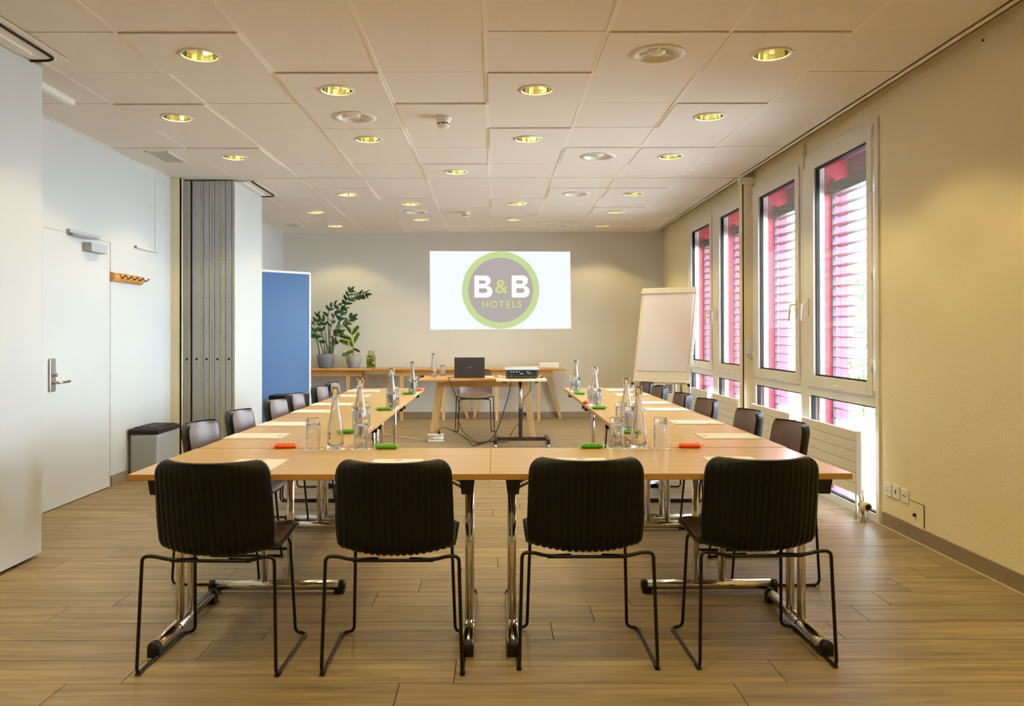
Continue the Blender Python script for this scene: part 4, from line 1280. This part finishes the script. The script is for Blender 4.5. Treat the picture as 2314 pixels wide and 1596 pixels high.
# jar
YJ = 11.58
c = on_y(838.5, 831.5, YJ); k = YJ / F
jt = thing('glass_jar', 'green glass jar filled with pebbles and leaves on the console', 'jar', (c.x, YJ, CZ))
r = 10.6 * k; hh = 39 * k
MB().lathe([(0, 0), (r * .93, 0), (r, hh * .04), (r, hh * .66), (r * .92, hh * .74), (r * .62, hh * .82), (r * .60, hh * .95), (r * .70, hh * .97), (r * .70, hh), (r * .54, hh), (r * .54, hh * .82), (r * .86, hh * .72), (r * .94, hh * .65), (r * .94, hh * .05), (0, hh * .04)], 28, cap=False).build('body', 'green_glass', jt)
pb = MB(); gr = MB()
for i in range(60):
    a = random.uniform(0, 2 * PI); rr_ = r * .74 * math.sqrt(random.random()); z = hh * random.uniform(.10, .70); s_ = r * random.uniform(.14, .24)
    M = Matrix.Translation((rr_ * math.cos(a), rr_ * math.sin(a), z)) @ Matrix.Rotation(random.uniform(0, 3), 4, 'X')
    (pb if i % 2 else gr).lathe([(0, -s_), (s_ * .8, -s_ * .5), (s_, 0), (s_ * .7, s_ * .6), (0, s_ * .8)], 8, M, cap=False)
o = pb.build('pebbles', 'pebble', jt); o['kind'] = 'stuff'
o = gr.build('moss', 'moss', jt); o['kind'] = 'stuff'
# pale box
a, b = on_y(1217.5, 831, 11.6), on_y(1262, 831, 11.6)
bx = thing('flat_box', 'pale grey flat box lying on the console at its window end', 'box', ((a.x + b.x) / 2, 11.62, CZ))
h = (b.x - a.x) / 2
MB().bbox(-h, h, -.09, .09, 0, .075, .008, 3).build('body', 'white_plastic', bx)
MB().bbox(-h + .01, h - .05, -.0925, -.09, .008, .066, .001, 1).build('front_cloth', 'frosted', bx)

# ---- blue pinboard
pr = on_y(701, 616, 9.9); plh = on_y(604, 610.5, 9.9 * 140 / 146.0)
ang = math.atan2(pr.y - plh.y, pr.x - plh.x)
W_ = 1.14
pbo = thing('pinboard', 'tall blue felt pinboard with white frame behind the parked partition', 'pinboard', (pr.x - math.cos(ang) * W_ / 2, pr.y - math.sin(ang) * W_ / 2, 0), ang)
H_ = pr.z
MB().box(-W_ / 2 + .02, W_ / 2 - .02, -.012, .012, .12, H_ - .02).build('felt_panel', 'blue_felt', pbo)
MB().bbox(W_ / 2 - .026, W_ / 2, -.018, .018, .02, H_, .004).build('side_post', 'white_metal', pbo)
MB().bbox(-W_ / 2, -W_ / 2 + .026, -.018, .018, .02, H_, .004).build('side_post', 'white_metal', pbo)
MB().box(-W_ / 2 + .026, W_ / 2 - .026, -.016, .016, H_ - .026, H_).build('top_rail', 'white_metal', pbo)
MB().box(-W_ / 2 + .026, W_ / 2 - .026, -.016, .016, .10, .126).build('bottom_rail', 'white_metal', pbo)
for s in (-1, 1):
    MB().bbox(s * (W_ / 2 - .03) - .02, s * (W_ / 2 - .03) + .02, -.22, .22, 0, .03, .005).build('foot', 'white_metal', pbo)
# ---- black loudspeaker cabinet
a = on_y(606.5, 894, 9.0); b = on_y(686, 894, 9.0)
spk = thing('black_cabinet', 'black box cabinet standing behind the chairs before the blue pinboard', 'cabinet', ((a.x + b.x) / 2, 9.0, 0))
h = (b.x - a.x) / 2
MB().bbox(-h, h, 0, .30, .0, a.z, .008).build('body', 'black_plastic', spk)
MB().box(-h + .012, h - .012, -.004, 0.002, .03, a.z - .012).build('front_panel', 'black_shell', spk)
for s in (-1, 1):
    MB().bbox(s * h * .3 - .012, s * h * .3 + .012, -.02, -.003, a.z - .1, a.z - .07, .003, 1).build('knob', 'black_steel', spk)

# ================================================================ FLIPCHART
def flip():
    yaw = math.radians(30); lean = math.radians(17)
    Y0 = 9.55
    pb_ = on_y(1494, 858, Y0)               # middle of the board's lower edge
    t = thing('flipchart', 'white flipchart easel with blank paper near the rear window', 'flipchart', (pb_.x, pb_.y, 0), -yaw)
    z0 = pb_.z
    M = Matrix.Translation((0, 0, z0)) @ Matrix.Rotation(-lean, 4, 'X')
    W = .348; H = on_y(1516, 651, Y0 + .22).z - z0; H = H / math.cos(lean)
    MB().bbox(-W, W, -.008, .014, .0, H, .004, 1, M).build('board', 'flip_cream', t)
    MB().bbox(-W + .035, W - .035, -.018, -.009, .10, H - .06, .001, 1, M).build('paper_pad', 'paper_shade', t)
    MB().bbox(-W - .004, W + .004, -.034, .0, H - .075, H - .035, .006, 2, M).bbox(-W, W, -.02, .02, H - .030, H + .004, .005, 2, M).build('clamp_bar', 'flip_cream', t)
    MB().box(-W + .02, W - .02, -.06, -.008, -.045, -.038, M).box(-W + .02, W - .02, -.064, -.058, -.045, -.022, M).box(-W, W, -.01, .012, -.05, .002, M).build('pen_tray', 'flip_cream', t)
    # legs: two run down from the board's sides, one behind
    for s in (-1, 1):
        top = M @ Vector((s * (W - .02), .03, H * .98)); bot = Vector((s * (W + .06), -.36, .012))
        lg_ = MB().tube([M @ Vector((s * (W + .0), .022, H * .97)), M @ Vector((s * (W + .0), .022, .0)), bot], .012, 10).build('leg', 'aluminium', t)
        MB().lathe([(.016, 0), (.020, .008), (.014, .022), (0, .024)], 12, Matrix.Translation(M @ Vector((s * (W + .0), -.012, -.06))) @ Matrix.Rotation(PI / 2, 4, 'X')).build('clamp_knob', 'black_plastic', lg_)
        MB().lathe([(.018, 0), (.018, .02), (.012, .03)], 12, Matrix.Translation((bot.x, bot.y, 0))).build('foot', 'black_plastic', lg_)
    MB().tube([M @ Vector((0, .03, H * .9)), Vector((.02, .62, .012))], .012, 10).build('leg', 'aluminium', t)
    # pens in the tray
    Mw = Matrix.Translation((pb_.x, pb_.y, 0)) @ Matrix.Rotation(-yaw, 4, 'Z') @ M
    for (x, cm, cc, lb) in ((-.19, 'white_plastic', 'black_plastic', 'white marker with black cap in the flipchart pen tray'), (-.045, 'marker_teal', 'marker_red', 'teal marker with red cap in the flipchart pen tray')):
        e = thing('marker_pen', lb, 'marker', (Mw @ Vector((x, -.035, -.028)))[:], 0, 'markers in the flipchart tray')
        R = (Mw.to_3x3() @ Matrix.Rotation(PI / 2, 3, 'Y')).to_4x4()
        e.matrix_world = Matrix.Translation(Mw @ Vector((x, -.035, -.029))) @ R
        MB().lathe([(.0085, -.01), (.0085, .075), (.006, .08)], 12).build('barrel', cm, e)
        MB().lathe([(.0090, -.052), (.0092, -.01)], 12).build('cap', cc, e)
flip()

# ---- portable air conditioner behind the flipchart
c = on_y(1505, 857, 10.75)
ac = thing('air_conditioner', 'white portable air conditioner with vent slots behind the flipchart', 'air conditioner', (c.x + .02, 10.95, 0))
MB().bbox(-.19, .19, -.18, .18, .03, c.z, .045, 4).build('body', 'white_plastic', ac)
for j in range(5):
    for i in range(2):
        MB().box(-.15 + i * .115, -.05 + i * .115, -.184, -.176, c.z - .09 - j * .024, c.z - .077 - j * .024).build('vent_slot', 'socket_dark', ac)
for sx in (-1, 1):
    for sy in (-1, 1):
        MB().cyl((sx * .14 - .012, sy * .12, .02), (sx * .14 + .012, sy * .12, .02), .02, n=14).build('caster', 'black_plastic', ac)

# ================================================================ RIGHT WALL
RX = 2.42
def radiator(y0, y1, label, valve):
    t = thing('radiator', label, 'radiator', (RX, (y0 + y1) / 2, 0), 0, 'flat panel radiators under the windows')
    h = (y1 - y0) / 2; z0, z1 = .175, .60; n = 6; d = (z1 - z0) / n
    for i in range(n):
        MB().bbox(0, .018, -h, h, z0 + i * d + .0015, z0 + (i + 1) * d - .0015, .0025, 1).build('front_panel', 'white_metal', t)
    MB().box(.019, .034, -h + .004, h - .004, z0, z1 - .004).build('core', 'white_metal', t)
    MB().box(.002, .036, -h - .004, -h, z0, z1).build('side_cover', 'white_metal', t); MB().box(.002, .036, h, h + .004, z0, z1).build('side_cover', 'white_metal', t)
    for s in (-1, 1):
        MB().box(.034, .115, s * h * .7 - .015, s * h * .7 + .015, .25, .29).box(.034, .115, s * h * .7 - .015, s * h * .7 + .015, .50, .54).build('wall_bracket', 'white_metal', t)
    MB().cyl((.026, -h + .05, .0), (.026, -h + .05, z0), .009, n=10).build('supply_pipe', 'white_metal', t)
    if valve:
        v = MB().cyl((.03, -h - .03, .05), (.03, -h - .03, .17), .013, n=12).cyl((.03, -h - .03, .13), (.03, -h + .03, .19), .010, n=12).build('valve_body', 'steel', t)
        MB().lathe([(.019, 0), (.029, .012), (.029, .060), (.025, .068), (.012, .068)], 20, Matrix.Translation((.03, -h - .045, .115)) @ Matrix.Rotation(PI / 2, 4, 'X')).build('thermostat_head', 'ivory_plastic', v)
        MB().lathe([(.019, .0), (.019, .0695), (.010, .071), (0, .071)], 16, Matrix.Translation((.03, -h - .045, .115)) @ Matrix.Rotation(PI / 2, 4, 'X')).build('dial_end', 'socket_dark', v)
        MB().cyl((.02, -h - .03, 0), (.02, -h - .03, .06), .008, n=10).cyl((.045, -h - .03, 0), (.045, -h - .03, .06), .008, n=10).build('supply_pipe', 'white_metal', v)
    return t
for i, (a, b) in enumerate(((5.32, 6.25), (6.53, 7.50), (7.98, 8.82), (9.04, 9.92))):
    radiator(a, b, 'white grooved panel radiator under the %s window from the camera side' % ORD[i], i == 0)
py_ = on_x(1948, 1080, 2.50)
t = thing('heating_pipe', 'white vertical heating pipe with collars beside the nearest radiator', 'pipe', (2.50, py_.y, 0))
MB().cyl((0, 0, 0), (0, 0, .52), .020, n=16).build('pipe', 'white_metal', t)
for z in (.18, .49):
    MB().cyl((0, 0, z), (0, 0, z + .035), .027, n=16).build('collar', 'white_metal', t)
# three sockets and a patched opening
for i, (px, py, lb) in enumerate(((2009, 1106, 'white wall socket nearest the window, first of three in a row'), (2027, 1112, 'white wall switch in the middle of the row of three plates'), (2047, 1121, 'white wall socket nearest the camera, last of three in a row'))):
    q = on_x(px, py, XR)
    t = thing('wall_socket', lb, 'socket', (XR, q.y, q.z), 0, 'wall plates on the window wall')
    MB().bbox(-.010, 0, -.040, .040, -.042, .042, .003).build('cover_plate', 'white_plastic', t)
    if i == 0:
        for (y, z) in ((0, 0), (-.012, .012), (.012, .012), (0, -.014), (.014, -.008), (-.014, -.008)):
            MB().cyl((-.0112, y, z), (-.0095, y, z), .0028, n=8).build('socket_hole', 'socket_dark', t)
    elif i == 1:
        MB().box(-.0115, -.0095, -.006, .006, -.012, .014).build('key_slot', 'socket_dark', t)
    else:
        for y in (-.012, .012):
            MB().cyl((-.0112, y, 0), (-.0095, y, 0), .006, n=10).build('socket_hole', 'socket_dark', t)
q = on_x(2073, 1165, XR)
t = thing('wall_hatch', 'small plastered hatch with dark cut edges and a knob above the baseboard', 'hatch', (XR, q.y, q.z))
MB().bbox(-.004, .0, -.078, .078, -.075, .075, .002, 1).build('cover', 'plaster_cream_lamplit', t)
MB().box(-.0045, 0, -.080, .08, .075, .077).box(-.0045, 0, -.082, -.0795, -.06, .077).build('cut_edge', 'socket_dark', t)
MB().lathe([(.006, 0), (.011, .008), (.010, .016), (0, .018)], 12, Matrix.Translation((-.003, .012, .0)) @ Matrix.Rotation(-PI / 2, 4, 'Y')).build('knob', 'socket_dark', t)
# power outlet strip on the post
q = on_y(1697, 785, 7.79)
t = thing('outlet_box', 'white triple outlet box on the post between the window pairs', 'socket', (2.515, 7.80, q.z))
MB().bbox(-.045, .035, -.03, 0, -.07, .075, .005).build('body', 'white_plastic', t)
for j in range(3):
    for (x, z) in ((-.012, .008), (.008, .008), (-.002, -.006)):
        MB().cyl((x, -.0312, .045 - j * .043 + z), (x, -.0295, .045 - j * .043 + z), .0028, n=8).build('socket_hole', 'socket_dark', t)
MB().bbox(-.015, .033, -.05, 0, -.095, -.075, .004).build('lower_lip', 'white_plastic', t)
tag(MB().box(-.014, .0, -.016, .0, 0, 1.52).build('cable_duct', 'white_metal', loc=(2.538, 7.80, q.z + .076)), 'slim white cable duct rising from the outlet box up the post', 'cable duct')
q = on_x(1818, 333, XR - .01)
tag(MB().bbox(-.03, 0, -.012, .012, -.10, .10, .003).build('window_bracket', 'white_metal', loc=(XR, q.y, ZH + .0)), 'short white upright bracket above the mullion of the near window pair', 'bracket')
q = on_x(2222, 91, XR)
tag(MB().lathe([(.006, 0), (.007, .004), (0, .006)], 10, Matrix.Rotation(-PI / 2, 4, 'Y')).build('wall_nail', 'socket_dark', loc=(XR, q.y, q.z)), 'tiny dark nail high on the window wall', 'nail')

# ================================================================ LEFT WALL
q0, q1 = on_x(257, 626, XL + .03), on_x(324, 632, XL + .03)
hk = thing('hook_rack', 'short wooden coat rack with five fold-out metal hooks beside the door', 'coat rack', (XL, (q0.y + q1.y) / 2, (q0.z + q1.z) / 2 - .005))
h = abs(q1.y - q0.y) / 2
seg = 5; w = 2 * h / seg
prof_ = [(0, -.040)] + [(.040 * math.cos(a), .040 * math.sin(a)) for a in [-PI / 2 + PI * i / 12 for i in range(13)]] + [(0, .040)]
Mx = Matrix(((1, 0, 0, 0), (0, 0, 1, 0), (0, 1, 0, 0), (0, 0, 0, 1)))
for i in range(seg):
    y0 = -h + i * w
    MB().prism([(x, z) for x, z in prof_[1:-1]], y0 + .003, y0 + w - .003, Mx).build('rail_segment', 'bamboo', hk)
    MB().tube(round_path([(.030, y0 + w - .002, .030), (.044, y0 + w - .002, -.012), (.078, y0 + w + .010, .018)], .02), .0055, 8).build('hook', 'brown_steel', hk)
MB().box(0, .018, -h + .012, h - .012, -.030, .030).build('core', 'brown_steel', hk)
q = on_x(350, 470, XL); q2 = on_x(350, 569, XL)
tag(MB().bbox(0, .010, -.005, .005, q2.z, ZC - .005, .002, 1).build('cable_duct', 'white_metal', loc=(XL, q.y, 0)), 'thin white cable duct dropping from the ceiling on the door wall', 'cable duct')
qa, qb = on_x(306, 557, XL + .01), on_x(353, 570, XL + .01)
t = thing('wall_tube', 'short white tube fixed level on the door wall under the cable duct', 'tube', (XL + .014, (qa.y + qb.y) / 2, (qa.z + qb.z) / 2))
hl = abs(qb.y - qa.y) / 2
MB().cyl((0, -hl, 0), (0, hl, 0), .011, n=12).build('tube', 'white_metal', t)
MB().cyl((0, -hl - .003, 0), (0, -hl + .004, 0), .008, n=12).build('end_cap', 'socket_dark', t)
MB().cyl((0, hl, 0), (0, hl + .03, -.004), .004, n=8).build('pin', 'steel', t)

# ---- waste bin
bn = thing('waste_bin', 'silver rectangular waste bin with black lid against the door wall', 'bin', (-3.035, 7.07, 0))
MB().bbox(-.125, .125, -.225, .225, .0, .40, .03, 4).build('body', 'aluminium', bn)
MB().bbox(-.135, .135, -.235, .235, .395, .445, .02, 3).build('lid', 'black_plastic', bn)
MB().bbox(-.10, .10, -.20, .20, .443, .452, .008, 2).build('lid_flap', 'black_shell', bn)
MB().lathe([(.006, 0), (.006, .004), (0, .005)], 10, Matrix.Translation((.0, -.215, .446))).build('sensor_light', 'marker_red', bn)
